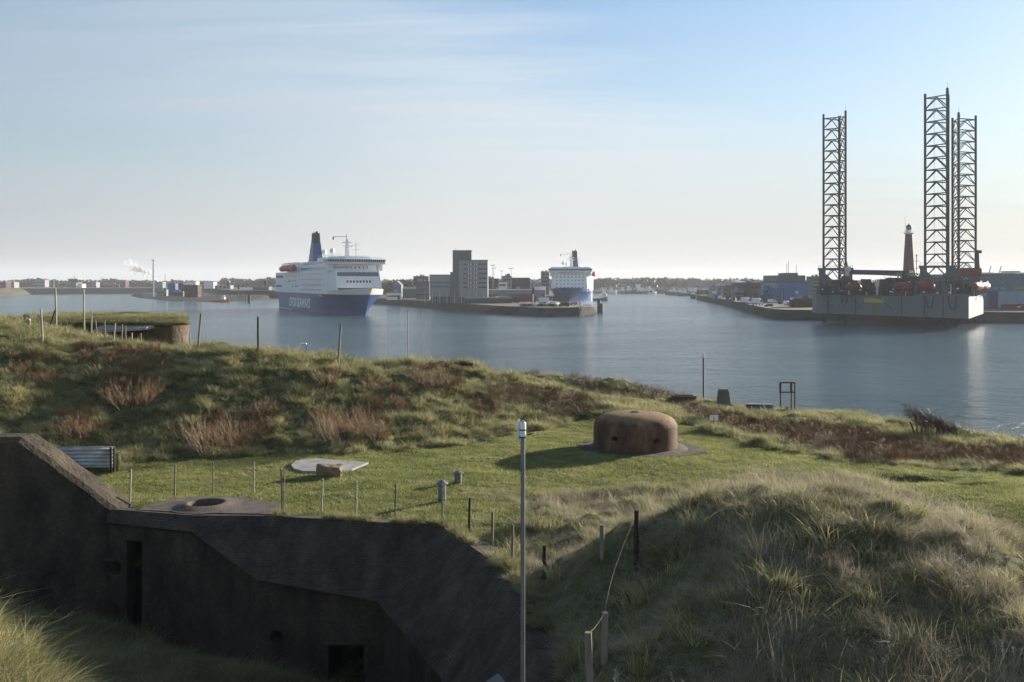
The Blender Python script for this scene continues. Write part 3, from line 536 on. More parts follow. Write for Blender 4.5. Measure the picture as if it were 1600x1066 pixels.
# far buildings
def far(name, label, px0, px1, yt, D, m, roof='roof_dark', win=(4, 3, 2, 1.6, 'glass'), z0=3.0, gable=0, dep=20): return simple(name, label, px0, px1, yt, D, dep, m, roof, gable, z0, win)
far('harbour_tower', 'square dark tower block above the far fishing boats', 1077, 1089, 435.8, 1450, 'facade_dark', win=(5, 6, 1.4, 1.2, 'glass'))
far('far_chimney_block', 'small square block poking out of the woods right of the moored ferry', 945.5, 949, 436.3, 1540, 'brick', win=None)
for i, (a, b, yt, mm, lb) in enumerate(((940, 948, 450, 'cream', 'cream shed at the left end of the far quay'), (956, 964, 449, 'facade', 'pale shed behind the cream boat'), (972, 979, 443.5, 'facade', 'pale tall store behind the trawler'), (995, 1001, 444.5, 'white', 'small white roofed house in the far woods'),
      (1005, 1015, 450, 'cream', 'cream hall behind the black trawler'), (1022, 1045, 452, 'facade_dark', 'long dark shed between the two boat rows'), (1046, 1060, 450, 'facade_dark', 'dark shed behind the red trawler'), (1078, 1090, 450, 'white', 'white lit shed at the foot of the harbour tower'))):
    far('far_shed', lb, a, b, yt, 1420 if i < 6 else 1405, mm, 'facade', None, dep=15)
# left shore buildings
far('control_tower', 'lock control tower with wide glazed top on the far left quay', 111, 119, 441, 1480, 'facade_dark', win=None, z0=8)
o = bpy.data.objects['control_tower']; hw = o['w']; hh = o['h']
MB().prism([(-6, -2), (6, -2), (6, 10), (-6, 10)], hh - .4, hh + 4.5, [(-7.5, -3), (7.5, -3), (7.5, 11), (-7.5, 11)]).build('control_room', C['glass'], o); MB().box(-7.8, 7.8, -3.3, 11.3, hh + 4.52, hh + 5.5).build('roof', C['white'], o); MB().tube((0, 3, hh + 5.4), (0, 3, hh + 10), .2).build('antenna', C['old_steel'], o)
for a, b, yt, D, mm, lb in ((0, 9, 441, 1300, 'brick', 'brown building at the extreme left edge'), (12, 22, 441.5, 1350, 'facade', 'pale curved roof building beside the brown building'), (50, 58, 439.5, 1500, 'facade', 'pale blue grey block in the left woods'), (58, 70, 438, 1500, 'facade', 'grey factory block with bright side in the left woods'),
      (145, 150, 441.5, 1500, 'facade', 'small pale tank building right of the control tower'), (157, 186, 444.5, 1490, 'brick', 'long low reddish building left of the brown lock house'), (187, 196, 439.7, 1480, 'brick', 'brown lock house with white chimney'), (240, 254, 441.2, 1400, 'grey_blue', 'blue grey shed behind the slim island mast'),
      (290, 306, 441, 1300, 'white', 'sunlit white tank hall over the brick store'), (319, 334, 441.3, 1300, 'white', 'second sunlit white tank hall right of the brick store'), (335, 360, 446.5, 1250, 'facade', 'long pale roofed shed between the island and the piles'), (85, 93, 446, 1470, 'facade_dark', 'dark lock gate house by the two white masts'),
      (122, 128, 444, 1470, 'cream', 'cream hut right of the control tower'), (395, 420, 449, 1060, 'facade_dark', 'dark lock machinery house beside the stern of the passing ferry')):
    far('lock_building', lb, a, b, yt, D, mm, 'facade' if mm != 'white' else 'white', (4, 2, 2, 1.3, 'glass') if mm in ('brick', 'facade') else None, z0=7.9, dep=14)
for px, yt, D, lb in ((158, 432, 1700, 'thin factory stack left of the island mast'), (258, 428, 1900, 'thin factory stack right of the island mast'), (84, 436, 1400, 'white mast by the lock gate house'), (172, 437, 1700, 'short stack over the reddish building')):
    o = MB().tube((0, 0, -9), (0, 0, WZ(yt, D) - 9), 1.0, .6, 8).build('factory_stack', C['grey_paint'], None, True); o.location = (WX(px, D), D, 9); tag(o, lb, 'stack')
# on the island
D = 900
o = thing('radar_mast', 'tall slim white mast with small top platform on the lock island', 'mast', (WX(239.5, D), D, 3.6)); h = WZ(407, D) - 3.6
MB().tube((0, 0, 0), (0, 0, h), .75, .55, 10).build('pole', C['galvanised'], o, True); MB().box(-1.6, 1.6, -1.2, 1.2, h, h + .5).build('platform', C['grey_paint'], o); MB().tube((0, 0, h), (0, 0, h + 2.4), .12).build('antenna', C['old_steel'], o)
for k in range(5): MB().box(.5, 1.6, -.3, .3, h * (.25 + .15 * k), h * (.25 + .15 * k) + .25).build('step_bracket', C['grey_paint'], o)
simple('brick_store', 'dark brick windowless store on the lock island', 288, 309, 446.2, 850, 10, 'brick', 'brick', z0=3.6)
simple('blue_cabin', 'dark blue cabin with overhanging roof on the lock island', 263, 274, 443.8, 960, 8, 'blue_dark', 'blue_dark', z0=3.6, win=(5, 2, 1.1, 1.0, 'glass'))
simple('low_hut', 'low pale hut beside the island mast', 245, 260, 453.5, 930, 5, 'pale' if 0 else 'facade', 'facade', z0=3.6, win=(6, 1, 1, .8, 'glass'))
simple('low_hut', 'low flat hut between the blue cabin and the brick store', 270, 286, 456.5, 900, 4, 'facade_dark', 'facade', z0=3.6, win=(5, 1, 1, .8, 'glass'))
mast('short white post right of the brick store on the island', 318, 445, 840, 3.6, 'white_post', 'post', None, .5)
crown_m = blade_mat('bare_tree', [(.05, .035, .028), (.09, .06, .05)], trans=.1, pos_scale=.2)
def small_tree(label, px, D, z0, h, r_, seed):
    o = thing('bare_tree', label, 'tree', (WX(px, D), D, z0)); V, F = crowns([(0, 0, 0, r_, h)] * 4, seed); mb = MB(); mb.v = [tuple(v) for v in V]; mb.f = F
    mb.build('crown', crown_m, o, fix=False); MB().tube((0, 0, -.3), (0, 0, h * .6), .35, .15).build('trunk', C['dark_wood'], o)
small_tree('round bare tree left of the brick store on the island', 281.5, 980, 3.6, 13, 5, 4)
o = boat('orange pilot boat at the right end of the lock island', 346, 830, .75, 'pilot_orange', R(-8), masts=1); 
for i, (px, yt, yb) in enumerate(((371.5, 456.5, 468.5), (374, 457, 469.5), (377, 458, 470.5), (380, 458.5, 471.5), (384, 459.5, 472), (389.2, 461, 473.2))):
    D = DZ(yb, 0); o = MB().tube((0, 0, -3), (0, 0, WZ(yt, D)), .55 if i < 5 else 1.2, n=10).build('mooring_pile', C['rig_dark'], None, True); o.location = (WX(px, D), D, 0); tag(o, f'dark pile, {ordn[i]} from the left in the row off the lock island', 'pile', 'piles off the lock island')
for px, yt, D, hw_ in ((356.5, 440, 1030, 2.2), (373, 445, 1035, 2.4), (414.5, 439, 1030, 3.0)):
    o = thing('signal_mast', f'dark lock signal mast, the {dict(zip((356.5,373,414.5),("slim one nearest the island","short one above the piles","broad one near the ferry stern")))[px]}', 'signal mast', (WX(px, D), D, 7.9)); h = WZ(yt, D) - 7.9
    MB().tube((0, 0, 0), (0, 0, h - 2), .35).build('pole', C['rig_dark'], o); MB().box(-hw_ / 2, hw_ / 2, -.5, .5, h - 4.5, h).build('signal_head', C['black'], o)
# steam over the far works
m = bpy.data.materials.new('steam'); m.use_nodes = True; t = m.node_tree; t.nodes.clear()
df = nd(t, 'ShaderNodeBsdfDiffuse'); df.inputs[0].default_value = (.95, .95, .95, 1); tl = nd(t, 'ShaderNodeBsdfTranslucent'); tl.inputs[0].default_value = (.95, .95, .95, 1); m1 = nd(t, 'ShaderNodeMixShader', i_Fac=.5); t.links.new(df.outputs[0], m1.inputs[1]); t.links.new(tl.outputs[0], m1.inputs[2]); tr = nd(t, 'ShaderNodeBsdfTransparent'); m2 = nd(t, 'ShaderNodeMixShader'); tcc = nd(t, 'ShaderNodeTexCoord'); nn_ = nd(t, 'ShaderNodeTexNoise', i_Scale=.035, i_Detail=5.0); t.links.new(tcc.outputs['Object'], nn_.inputs['Vector']); rr_ = ramp(t, [(.35, (.02, .02, .02)), (.7, (.26, .26, .26))], nn_.outputs[0]); t.links.new(rr_.outputs[0], m2.inputs[0]); t.links.new(tr.outputs[0], m2.inputs[1]); t.links.new(m1.outputs[0], m2.inputs[2]); q = nd(t, 'ShaderNodeOutputMaterial'); t.links.new(m2.outputs[0], q.inputs['Surface'])
bm = bmesh.new(); D = 2600
for i in range(34):
    u = i / 33; px = 246 - 42 * u; py = 437 - 22 * u ** .8; rr = 2.5 + 9 * u; px += random.uniform(-2, 2) * (1 + 2 * u); py += random.uniform(-2, 2) * (1 + 1.5 * u)
    bmesh.ops.create_icosphere(bm, subdivisions=2, radius=rr * random.uniform(.7, 1.2), matrix=Matrix.Translation(W(px, py, D + random.uniform(-20, 20))))
me = bpy.data.meshes.new('steam'); bm.to_mesh(me); bm.free(); me.materials.append(m); o = bpy.data.objects.new('steam', me); COL.objects.link(o); tag(o, 'white steam drifting up over the far works', 'steam', kind='stuff')
# ------------------------------------------------------------------ right quay buildings
z0 = 4.7
simple('blue_hall', 'bright blue industrial hall with grey upper storey and roof masts on the right quay', 1214, 1263, 441.8, 600, 40, 'blue_dark', 'roof_dark', z0=z0)
o = bpy.data.objects['blue_hall']; hw, hh = o['w'] / 2, o['h']; k = 600 / FP
MB().box(-hw - .05, hw + .05, -.35, 30, hh - 3.6, hh + .02).build('blue_fascia', C['blue_shed'], o); MB().box(-hw + 4.2, hw - .5, -.6, 0, 0, 8.6).build('hall_door', C['blue_shed'], o)
for i in range(4): MB().box(-hw + 7 + i * 2.6, -hw + 7.15 + i * 2.6, -.7, -.6, 0, 8.5).build('door_rib', C['blue_dark'], o)
MB().box(-hw + .8, hw - .6, 4, 36, hh + .5, hh + 4.6).build('upper_storey', C['facade_dark'], o); MB().box(-hw + 8, -hw + 15.5, 8, 26, hh + 4.62, hh + 6.2).build('roof_house', C['facade_dark'], o)
for x, hgt in ((-hw + 9, 7.5), (-hw + 10, 9), (hw - 4.5, 6.5)): MB().tube((x, 10, hh + 4.6), (x, 10, hh + 4.6 + hgt), .14).build('antenna', C['old_steel'], o)
MB().box(1.6, 3.4, -.8, -.62, 6.4, 7.0).box(1.6, 3.4, -.8, -.62, 5.5, 6.0).build('sign', C['white'], o); MB().box(-2 + .2, .5, -.66, -.58, 0, 3.2).build('door', C['white'], o)
simple('gabled_warehouse', 'dark brick warehouse with light roof ridge, left of the blue hall', 1155, 1173, 441.5, 700, 24, 'roof_dark', 'white', gable=-2.0, z0=z0, win=(4, 2, 1.4, 1.6, 'glass'))
simple('gabled_warehouse', 'second dark warehouse between the light roofed one and the containers', 1173, 1195, 441.5, 690, 24, 'brick', 'roof_dark', gable=-1.6, z0=z0, win=(5, 2, 1.4, 1.6, 'glass'))
simple('white_flats', 'pale flats with roof box behind the dark warehouses', 1150, 1181, 437.8, 900, 20, 'white', 'facade', z0=z0, win=(8, 4, 1.4, 1.3, 'glass')); simple('white_shed', 'white shed strip behind the blue hall left end', 1180, 1214, 439, 860, 20, 'white', 'white', z0=z0)
for i, (a, b, yt, D, mm, lb) in enumerate(((1112, 1121, 449.5, 860, 'facade', 'grey workshop at the far end of the right quay'), (1122, 1131, 447.5, 840, 'grey_blue', 'blue grey workshop second from the far end of the right quay'), (1131, 1142, 448.5, 800, 'facade_dark', 'dark workshop in the middle of the quay clutter'),
        (1142, 1150, 446, 780, 'brick', 'brick workshop with tall front next to the gabled warehouses'), (1093, 1112, 454, 950, 'bank_grass', 'brown storage bunker at the harbour bend'), (1150, 1162, 455.5, 660, 'facade_dark', 'low shed in front of the light roofed warehouse'))):
    simple('workshop', lb, a, b, yt, D, 14, mm, 'facade' if i % 2 else 'roof_dark', z0=z0, win=(4, 2, 1.3, 1.2, 'glass') if i != 4 else None)
simple('brick_store', 'low brown brick store at the quay edge left of the rig', 1246, 1283, 468.5, 490, 7, 'brick', 'roof_dark', z0=z0, win=(6, 1, .5, .5, 'glass'))
simple('brick_annex', 'small brown annex left of the low brick store', 1238, 1246, 470, 494, 5, 'brick', 'brick', z0=z0)
simple('dark_block', 'dark office block squeezed between the blue hall and the rig', 1270, 1283, 433.2, 640, 14, 'facade_dark', z0=z0, win=(4, 6, 1.2, 1.3, 'glass'))
def container(label, px, D, lev, L_, m, rz=0):
    o = thing('container', label, 'container', (WX(px, D), D, z0 + lev * 2.6), rz, 'containers left of the blue hall'); b = MB().box(-L_ / 2, L_ / 2, -1.2, 1.2, .02, 2.58)
    for i in range(int(L_ / .6)): b.box(-L_ / 2 + .2 + i * .6, -L_ / 2 + .45 + i * .6, -1.26, -1.2, .15, 2.45)
    b.build('shell', C[m], o)
    MB().box(-L_ / 2 - .05, -L_ / 2 + .01, -.02, .02, .1, 2.5).build('door_bar', C['grey_paint'], o)
lv = 'bottom second third top'.split(); ci = 0
for px, cols in ((1195.5, ('blue_dark', 'blue_shed', 'blue_shed', 'facade')), (1203.5, ('blue_shed', 'red', 'facade', 'red')), (1211.5, ('blue_dark', 'red', 'facade', 'red'))):
    for lev, mm in enumerate(cols):
        nm = {'blue_dark': 'dark blue', 'blue_shed': 'bright blue', 'facade': 'grey', 'red': 'red'}[mm]; st = ('left', 'middle', 'right')[ci]
        container(f'{nm} container, {lv[lev]} level of the {st} stack beside the blue hall', px, 620, lev, 2.9 if 0 else 3.1, mm)
    ci += 1
simple('quay_hut', 'low dark hut before the containers', 1180, 1193, 462.5, 610, 4, 'roof_dark', z0=z0)
o = thing('quay_sign', 'pale rectangular harbour sign on a post along the right quay edge', 'sign', (WX(1116, 700), 700, z0)); MB().tube((0, 0, 0), (0, 0, 4), .12).build('post', C['grey_paint'], o); MB().box(-1.7, 1.7, -.1, .1, 4, 6.2).build('sign_panel', C['white'], o)
# blue hall right of rig
D = 470; simple('fish_hall', 'very large dark blue grey hall at the right edge behind the rig', 1523, 1720, 429.5, D, 60, 'grey_blue', 'grey_blue', z0=z0); o = bpy.data.objects['fish_hall']; X = lambda px: WX(px, D) - o.location.x; Z = lambda py: WZ(py, D) - z0
MB().box(X(1536), X(1715), -.25, -.02, 0, Z(455.2)).build('lower_band', C['blue_dark'], o); MB().box(X(1536), X(1542), -.4, -.27, 0, Z(458)).build('door', C['grey_blue'], o)
for a, b in ((1559, 1574), (1574.4, 1587), (1587.4, 1602), (1602.4, 1620)): MB().box(X(a), X(b), -.45, -.27, .3, Z(455)).build('sliding_gate', C['light_blue'], o)
MB().add([(X(1551) + 2.0 * math.cos(q * .5236), -.32, 2.6 + 2.2 * math.sin(q * .5236)) for q in range(12)], [tuple(range(12))]).build('red_emblem', C['red'], o); MB().box(X(1583), X(1615), -.3, -.05, Z(452), Z(449.5)).build('yellow_stripe', C['yellow'], o)
for a in (1552, 1564): MB().box(X(a), X(a + 6.5), -.12, -.03, Z(452.5), Z(449.3)).build('window', C['light_blue'], o)
for i, a in enumerate((1566, 1588)): MB().box(X(a), X(a + 1.3), -.5, -.1, Z(442), Z(441)).build('wall_lamp', C['white'], o)
o = thing('red_skip', 'red skip in front of the gates of the large hall', 'skip', (WX(1590, 452), 452, z0)); MB().add([(-7, -1.2, 0), (7, -1.2, 0), (7.6, -1.2, 2.4), (-7.6, -1.2, 2.4), (-7, 1.2, 0), (7, 1.2, 0), (7.6, 1.2, 2.4), (-7.6, 1.2, 2.4)], [(0, 1, 2, 3), (7, 6, 5, 4), (0, 4, 5, 1), (1, 5, 6, 2), (3, 7, 4, 0), (4, 7, 6, 5)][:5]).build('tub', C['red'], o); MB().box(-.8, .8, -1.25, -1.2, 1, 1.5).build('label_plate', C['white'], o)
for a, b, yt, lb in ((1537, 1552, 427, 'white roof unit at left of the far halls right of the rig'), (1555, 1585, 427.5, 'long white far hall right of the rig'), (1584, 1594, 424.5, 'tallest white far hall right of the rig'), (1594, 1640, 427, 'white far hall at the right edge')):
    simple('far_hall', lb, a, b, yt, 760, 20, 'white', 'facade', z0=z0)
for px, lb in ((1545, 'left small harbour crane above the large hall'), (1561, 'right small harbour crane above the large hall')):
    D = 900; o = thing('harbour_crane', lb, 'crane', (WX(px, D), D, z0)); h = WZ(428, D) - z0
    MB().tube((0, 0, 0), (0, 0, h), 1.0).build('tower', C['grey_paint'], o); MB().tube((-.4, 0, h), (2.0, 0, h + 7.5), .25).tube((.4, 0, h), (2.2, 0, h + 7.5), .25).build('jib', C['grey_paint'], o)

# lighthouse
D = 560; o = thing('lighthouse', 'red tapering lighthouse with white lantern behind the drilling rig', 'lighthouse', (WX(1420, D), D, 6)); k = D / FP; Z = lambda py: WZ(py, D) - 6
mt = mat('lighthouse_red', (.13, .032, .028), .6, var=.2, scale=.3)
MB().lathe([(4.4, 0), (4.2, Z(424)), (3.9, Z(423))], 24).build('stone_base', C['cream'], o, True)
MB().lathe([(3.15, Z(423)), (2.6, Z(395)), (1.95, Z(366))], 32).build('tower', mt, o, True)
g = MB().lathe([(2.0, Z(366)), (2.9, Z(364.6)), (2.9, Z(364.1))], 32); g.build('gallery', C['white'], o)
r_ = MB()
for i in range(16): q = i * math.pi / 8; r_.tube((2.8 * math.cos(q), 2.8 * math.sin(q), Z(364.1)), (2.8 * math.cos(q), 2.8 * math.sin(q), Z(361.6)), .05, n=4)
for zz_ in (Z(361.6), Z(362.8)):
    for i in range(16): q = i * math.pi / 8; q2 = q + math.pi / 8; r_.tube((2.8 * math.cos(q), 2.8 * math.sin(q), zz_), (2.8 * math.cos(q2), 2.8 * math.sin(q2), zz_), .05, n=4)
r_.build('railing', C['white'], o)
MB().lathe([(1.75, Z(364)), (1.75, Z(359.5))], 20).build('service_room', C['white'], o, True); lt = MB().lathe([(1.5, Z(359.5)), (1.5, Z(355.5))], 12).build('lantern', C['blue_tint'], o)
MB().lathe([(1.75, Z(355.5)), (1.5, Z(353.2)), (.7, Z(351.3)), (.15, Z(350.6)), (.1, Z(348.5))], 20).build('lantern_roof', C['red'], lt, True); MB().tube((-2.2, 0, Z(364)), (-2.2, 0, Z(338)), .06).build('antenna', C['old_steel'], o)
for py in (412, 400, 385): MB().box(-.3, .3, -3.05 + (412 - py) * .02, -2.2, Z(py) - .6, Z(py) + .6).build('window', C['glass'], o)
D = 540; o = thing('radio_mast', 'thin cross armed radio mast just right of the lighthouse', 'mast', (WX(1432, D), D, 6)); h = WZ(397, D) - 6; b = MB().tube((0, 0, 0), (0, 0, h), .22)
for i, (a, s_) in enumerate(((h - 1, 1), (h - 4, 1.6), (h - 8, 2.0))): b.tube((-s_, 0, a), (s_, 0, a), .12)
b.build('pole', C['old_steel'], o)

# ------------------------------------------------------------------ jack-up rig (local frame = world axes, origin at hull centre)
PL, PC, PR = Vector((131.7, 415)), Vector((168.9, 355)), Vector((201.8, 411))
cen = (PL + PC + PR) / 3; rig = thing('drilling_rig', 'grey jack-up drilling rig standing on three tall lattice legs by the right quay', 'drilling rig', (cen.x, cen.y, 0))
def rl_(v): return (v[0] - cen.x, v[1] - cen.y)
def rp(px, py, D): q = W(px, py, D); return Vector((q.x - cen.x, q.y - cen.y, q.z))
hp = [rl_(PL), rl_(PC), rl_(PR), rl_(PR + Vector((-8, 12))), rl_(PL + Vector((12, 16))), rl_(PL + Vector((0, 6)))]
hm = bpy.data.materials.new('hull_plate'); hm.use_nodes = True; t = hm.node_tree; p = t.nodes['Principled BSDF']; p.inputs['Roughness'].default_value = .6
tc = nd(t, 'ShaderNodeTexCoord'); mp = nd(t, 'ShaderNodeMapping'); mp.inputs['Scale'].default_value = (.16, .16, .035); t.links.new(tc.outputs['Object'], mp.inputs[0]); n = nd(t, 'ShaderNodeTexNoise', i_Scale=1.4, i_Detail=6.0, i_Roughness=.65); t.links.new(mp.outputs[0], n.inputs['Vector'])
r = ramp(t, [(.30, (.085, .10, .10)), (.46, (.125, .14, .145)), (.60, (.13, .135, .125)), (.70, (.17, .095, .04))], n.outputs[0]); t.links.new(r.outputs[0], p.inputs['Base Color'])
MB().prism(hp, 4.1, 12.2).build('hull', hm, rig)
e = (PC - PL).normalized(); en = Vector((e.y, -e.x)); 
def onfront(u, z, off=.05): q = PL + e * u + en * off; return (q.x - cen.x, q.y - cen.y, z)
FL = (PC - PL).length; en = en if (PC - cen).dot(en) > 0 else -en
for u in (6, 20, 42, 52, 60): MB().add([onfront(u, 4.2), onfront(u + .35, 4.2), onfront(u + .35, 12.1), onfront(u, 12.1)], [(0, 1, 2, 3)]).build('hull_seam', C['rig_dark'], rig, fix=False)
def frontbox(u0, u1, z0_, z1_, o0=0, o1=.5):
    a, b, c, d = onfront(u0, 0, o0), onfront(u1, 0, o0), onfront(u1, 0, o1), onfront(u0, 0, o1); return [(p_[0], p_[1]) for p_ in (a, b, c, d)], z0_, z1_
MB().prism(*frontbox(0, 47, 12.2, 12.35, -.4, .3)).build('deck_edge', C['rig_dark'], rig); MB().prism(*frontbox(48, FL, 12.2, 13.2, -.6, -.02)).build('bulwark', hm, rig)
MB().prism(*frontbox(24.5, 34, 9.3, 11.0, .02, .1)).build('name_board', C['yellow'], rig)
for u in (13, 15.5): MB().path([onfront(u + .3 * i, 12.2 - 3.4 * math.sin(math.pi * min(i, 4) / 4) if i < 4 else 12.2, .3) for i in range(5)], .12).build('rope', C['black'], rig)
for u0_, dp in ((53, 4.5), (62.5, 4.8)):
    pts_ = [onfront(u0_ + 3.4 * s, 12.4 - dp * (1 - (2 * s - 1) ** 4), .35) for s in np.linspace(0, 1, 9)]; MB().path(pts_, .16).build('hose_loop', C['black'], rig)
MB().tube(onfront(18, 11.8, .3), onfront(24, 6.0, .3), .10).build('mooring_line', C['black'], rig); MB().tube(onfront(31, 11.8, .3), onfront(38.5, 6.2, .3), .10).build('mooring_line', C['black'], rig); MB().tube(onfront(3, 11, .3), onfront(12, 5, .3), .06).build('mooring_line', C['black'], rig)
# legs
LEG = [(WX(1306.5, 422), 422, (-63, -183, 57), 0, 91.3, 0), (WX(1469, 378), 378, (-86, 154, 34), 0, 92.2, 1), (WX(1503.5, 416), 416, (-130, -10, 110), 0, 89.6, 2)]
ln = ('left lattice leg', 'near lattice leg', 'right lattice leg')
rust = mat('rust_red_steel', (.20, .07, .045), .75, var=.35, scale=.5)
for (lx, ly, angs, _, zt, li) in LEG:
    ox, oy = lx - cen.x, ly - cen.y; Rr = 5.45; cor = [(ox + Rr * math.cos(R(a)), oy + Rr * math.sin(R(a))) for a in angs]
    lat = MB(); bay = 4.75; nb = int((zt - 1.5) / bay); zb_ = -2
    for i in range(3):
        a, b = Vector(cor[i]), Vector(cor[(i + 1) % 3]); md = (a + b) / 2
        for k in range(int((zt + 2) / bay)):
            zk = zt - 1.8 - k * bay
            if zk < -2: break
            lat.tube((a.x, a.y, zk), (b.x, b.y, zk), .23, n=5)
            if zk - bay > -3:
                lat.tube((md.x, md.y, zk), (a.x, a.y, zk - bay + .3), .21, n=5).tube((md.x, md.y, zk), (b.x, b.y, zk - bay + .3), .21, n=5)
    leg = lat.build('leg_lattice', C['leg_steel'], rig, fix=False); leg['label'] = ln[li] + ' bracing of dark steel tubes'
    for i, (x, y) in enumerate(cor):
        mm = rust if (li == 1 and i == 2) else C['leg_steel']
        c_ = MB().tube((x, y, -4), (x, y, zt + (.8 if i == 0 else 0)), .50, n=8)
        for sgn in (-1, 1):
            d = Vector((x - ox, y - oy)).normalized() * .5; q = Vector((-d.y, d.x)) * sgn
            for k in range(int(zt / 1.2)): c_.box(x + q.x - .12, x + q.x + .12, y + q.y - .12, y + q.y + .12, 1 + k * 1.2, 1.55 + k * 1.2)
        c_.build('leg_chord', mm, leg, fix=False)
    if li == 1:
        lad = MB(); lx_ = cor[0][0] * .5 + cor[2][0] * .5; ly_ = cor[0][1] * .5 + cor[2][1] * .5 - .7
        for s_ in (-.3, .3): lad.tube((lx_ + s_, ly_, 14), (lx_ + s_, ly_, zt - 2), .05, n=4)
        for k in range(0, 120): lad.tube((lx_ - .3, ly_, 15 + k * .6), (lx_ + .3, ly_, 15 + k * .6), .035, n=3)
        lad.build('ladder', rust, leg, fix=False)
        for s_ in (-3, .2): MB().tube((ox + s_, oy - 1.5, 14), (ox + s_, oy - 1.5, zt - 3), .05, n=4).build('cable', C['black'], leg)
    MB().tube((cor[0][0], cor[0][1], zt), (cor[0][0], cor[0][1], zt + 3), .05, n=4).build('antenna', C['black'], leg)
# jack houses: box towers round each leg, turned square to the channel, with a hexagonal gap on two sides
def jackhouse(px0, px1, yt, D, dep, name_lab, hole=None):
    xm = WX((px0 + px1) / 2, D); ang = -math.atan2(xm, D); wd = (px1 - px0) / FP * D * math.cos(ang) * 1.02; zt = WZ(yt, D) - 12.22; k = D / FP
    x0, x1 = -wd / 2, wd / 2; a, b_, c_ = x0 + wd * .20, x0 + wd * .40, x1 - wd * .40; e_ = x1 - wd * .22
    zb_, z1_, z2_, z3_ = 0, zt - 18 * k, zt - 9 * k, zt - 3.2 * k; b = MB(); hd_ = dep / 2
    for y in (-hd_, hd_ - .8):
        L_ = [(x0, 0), (0, 0), (0, z1_), (b_, z1_), (a, z2_), (a, z3_), (x0, z3_)]; R_ = [(x1, 0), (0, 0), (0, z1_), (c_, z1_), (e_, z2_), (e_, z3_), (x1, z3_)]
        for P_ in (L_, R_):
            n = len(P_); b.add([(x, y, z) for x, z in P_] + [(x, y + .8, z) for x, z in P_], [tuple(range(n)), tuple(range(2 * n - 1, n - 1, -1))] + [(i, (i + 1) % n, n + (i + 1) % n, n + i) for i in range(n)])
    for x in (x0 + .01, x1 - .81): b.box(x, x + .8, -hd_ + .82, hd_ - .82, 0, z1_)
    b.box(x0 - .4, x1 + .4, -hd_ - .4, hd_ + .4, z3_ + .01, zt)
    o = b.build('jack_house', C['rig_grey'], rig); o.location = (xm - cen.x, D - cen.y, 12.22); o.rotation_euler = (0, 0, ang); o['label'] = name_lab
    r = MB()
    for q in (.55, 1.1): r.tube((x0, -hd_, zt + q), (x1, -hd_, zt + q), .05, n=4).tube((x1, -hd_, zt + q), (x1, hd_, zt + q), .05, n=4).tube((x0, -hd_, zt + q), (x0, hd_, zt + q), .05, n=4)
    for i in range(7): r.tube((x0 + wd * i / 6, -hd_, zt), (x0 + wd * i / 6, -hd_, zt + 1.1), .05, n=4)
    r.build('railing', C['rig_dark'], o)
    for i, q in enumerate((.28, .5, .72)): MB().box(x0 - .1, x1 + .1, -hd_ - .9, -hd_ - .02, z1_ * q, z1_ * q + .18).build('gallery', C['rig_dark'], o)
    l = MB()
    for i in range(6): u = i / 5; l.box(x0 + wd * .08 + wd * .84 * u - .12, x0 + wd * .08 + wd * .84 * u + .12, -hd_ - .14, -hd_ - .02, .1, z1_ - .1)
    l.build('stiffeners', C['rig_dark'], o)
jackhouse(1280, 1331, 419, 422, 14, 'grey jack house round the left leg'); jackhouse(1438, 1491, 415.3, 378, 12, 'grey jack house round the near leg'); jackhouse(1489, 1530, 419, 416, 13, 'grey jack house round the right leg')
# deck outfit: many separate modules
rr = random.Random(5)
def mod(name, px0, px1, yt, yb, D, dep, m, **k): x0, x1 = WX(px0, D) - cen.x, WX(px1, D) - cen.x; return MB().box(x0, x1, D - cen.y, D - cen.y + dep, max(12.22, WZ(yb, D)), WZ(yt, D)).build(name, C[m], rig)
D = 398
for i, (a, b, yt, yb, dd, dp, mm) in enumerate(((1283, 1300, 447, 463, 408, 6, 'rig_dark'), (1300, 1318, 443, 463, 410, 8, 'rig_grey'), (1318, 1340, 438, 463, 405, 10, 'rig_dark'), (1340, 1362, 446, 463, 400, 10, 'rig_dark'), (1362, 1392, 448, 463, 396, 9, 'rig_grey'), (1390, 1400, 436, 463, 392, 8, 'rig_dark'),
      (1398, 1424, 455.5, 463, 386, 8, 'rig_grey'), (1424, 1438, 432, 463, 384, 10, 'rig_grey'), (1400, 1438, 434, 441, 388, 10, 'rig_dark'), (1462, 1478, 441, 461, 372, 7, 'rig_grey'), (1478, 1492, 436, 461, 376, 8, 'rig_dark'), (1492, 1512, 437, 460, 384, 8, 'rig_grey'), (1511, 1522, 441, 461, 388, 8, 'rig_grey'))):
    mod('deck_module', a, b, yt, yb, dd, dp, mm)
mod('red_module', 1503, 1534, 419.5, 431.5, 392, 6, 'red').data.materials[0] = rust
# horizontal lattice booms and pipe rack
def truss(p0, p1, hgt, n, r_, nm, m):
    b = MB(); p0 = Vector(p0); p1 = Vector(p1); d = (p1 - p0); side = Vector((-d.y, d.x, 0)).normalized() * hgt * .5
    for s in (-1, 1):
        for z_ in (0, hgt): b.tube(p0 + side * s + Vector((0, 0, z_)), p1 + side * s + Vector((0, 0, z_)), r_, n=5)
        for i in range(n):
            a = p0 + d * i / n + side * s; c_ = p0 + d * (i + 1) / n + side * s; u = Vector((0, 0, hgt)); b.tube(a, (a + c_) / 2 + u, r_ * .7, n=4).tube((a + c_) / 2 + u, c_, r_ * .7, n=4)
    return b.build(nm, C[m], rig, fix=False)
truss(rp(1312, 428, 398), rp(1420, 430, 388), 1.6, 26, .22, 'crane_boom', 'rig_grey'); truss(rp(1330, 427, 404), rp(1440, 433, 392), 1.2, 26, .2, 'pipe_rack', 'rig_dark')
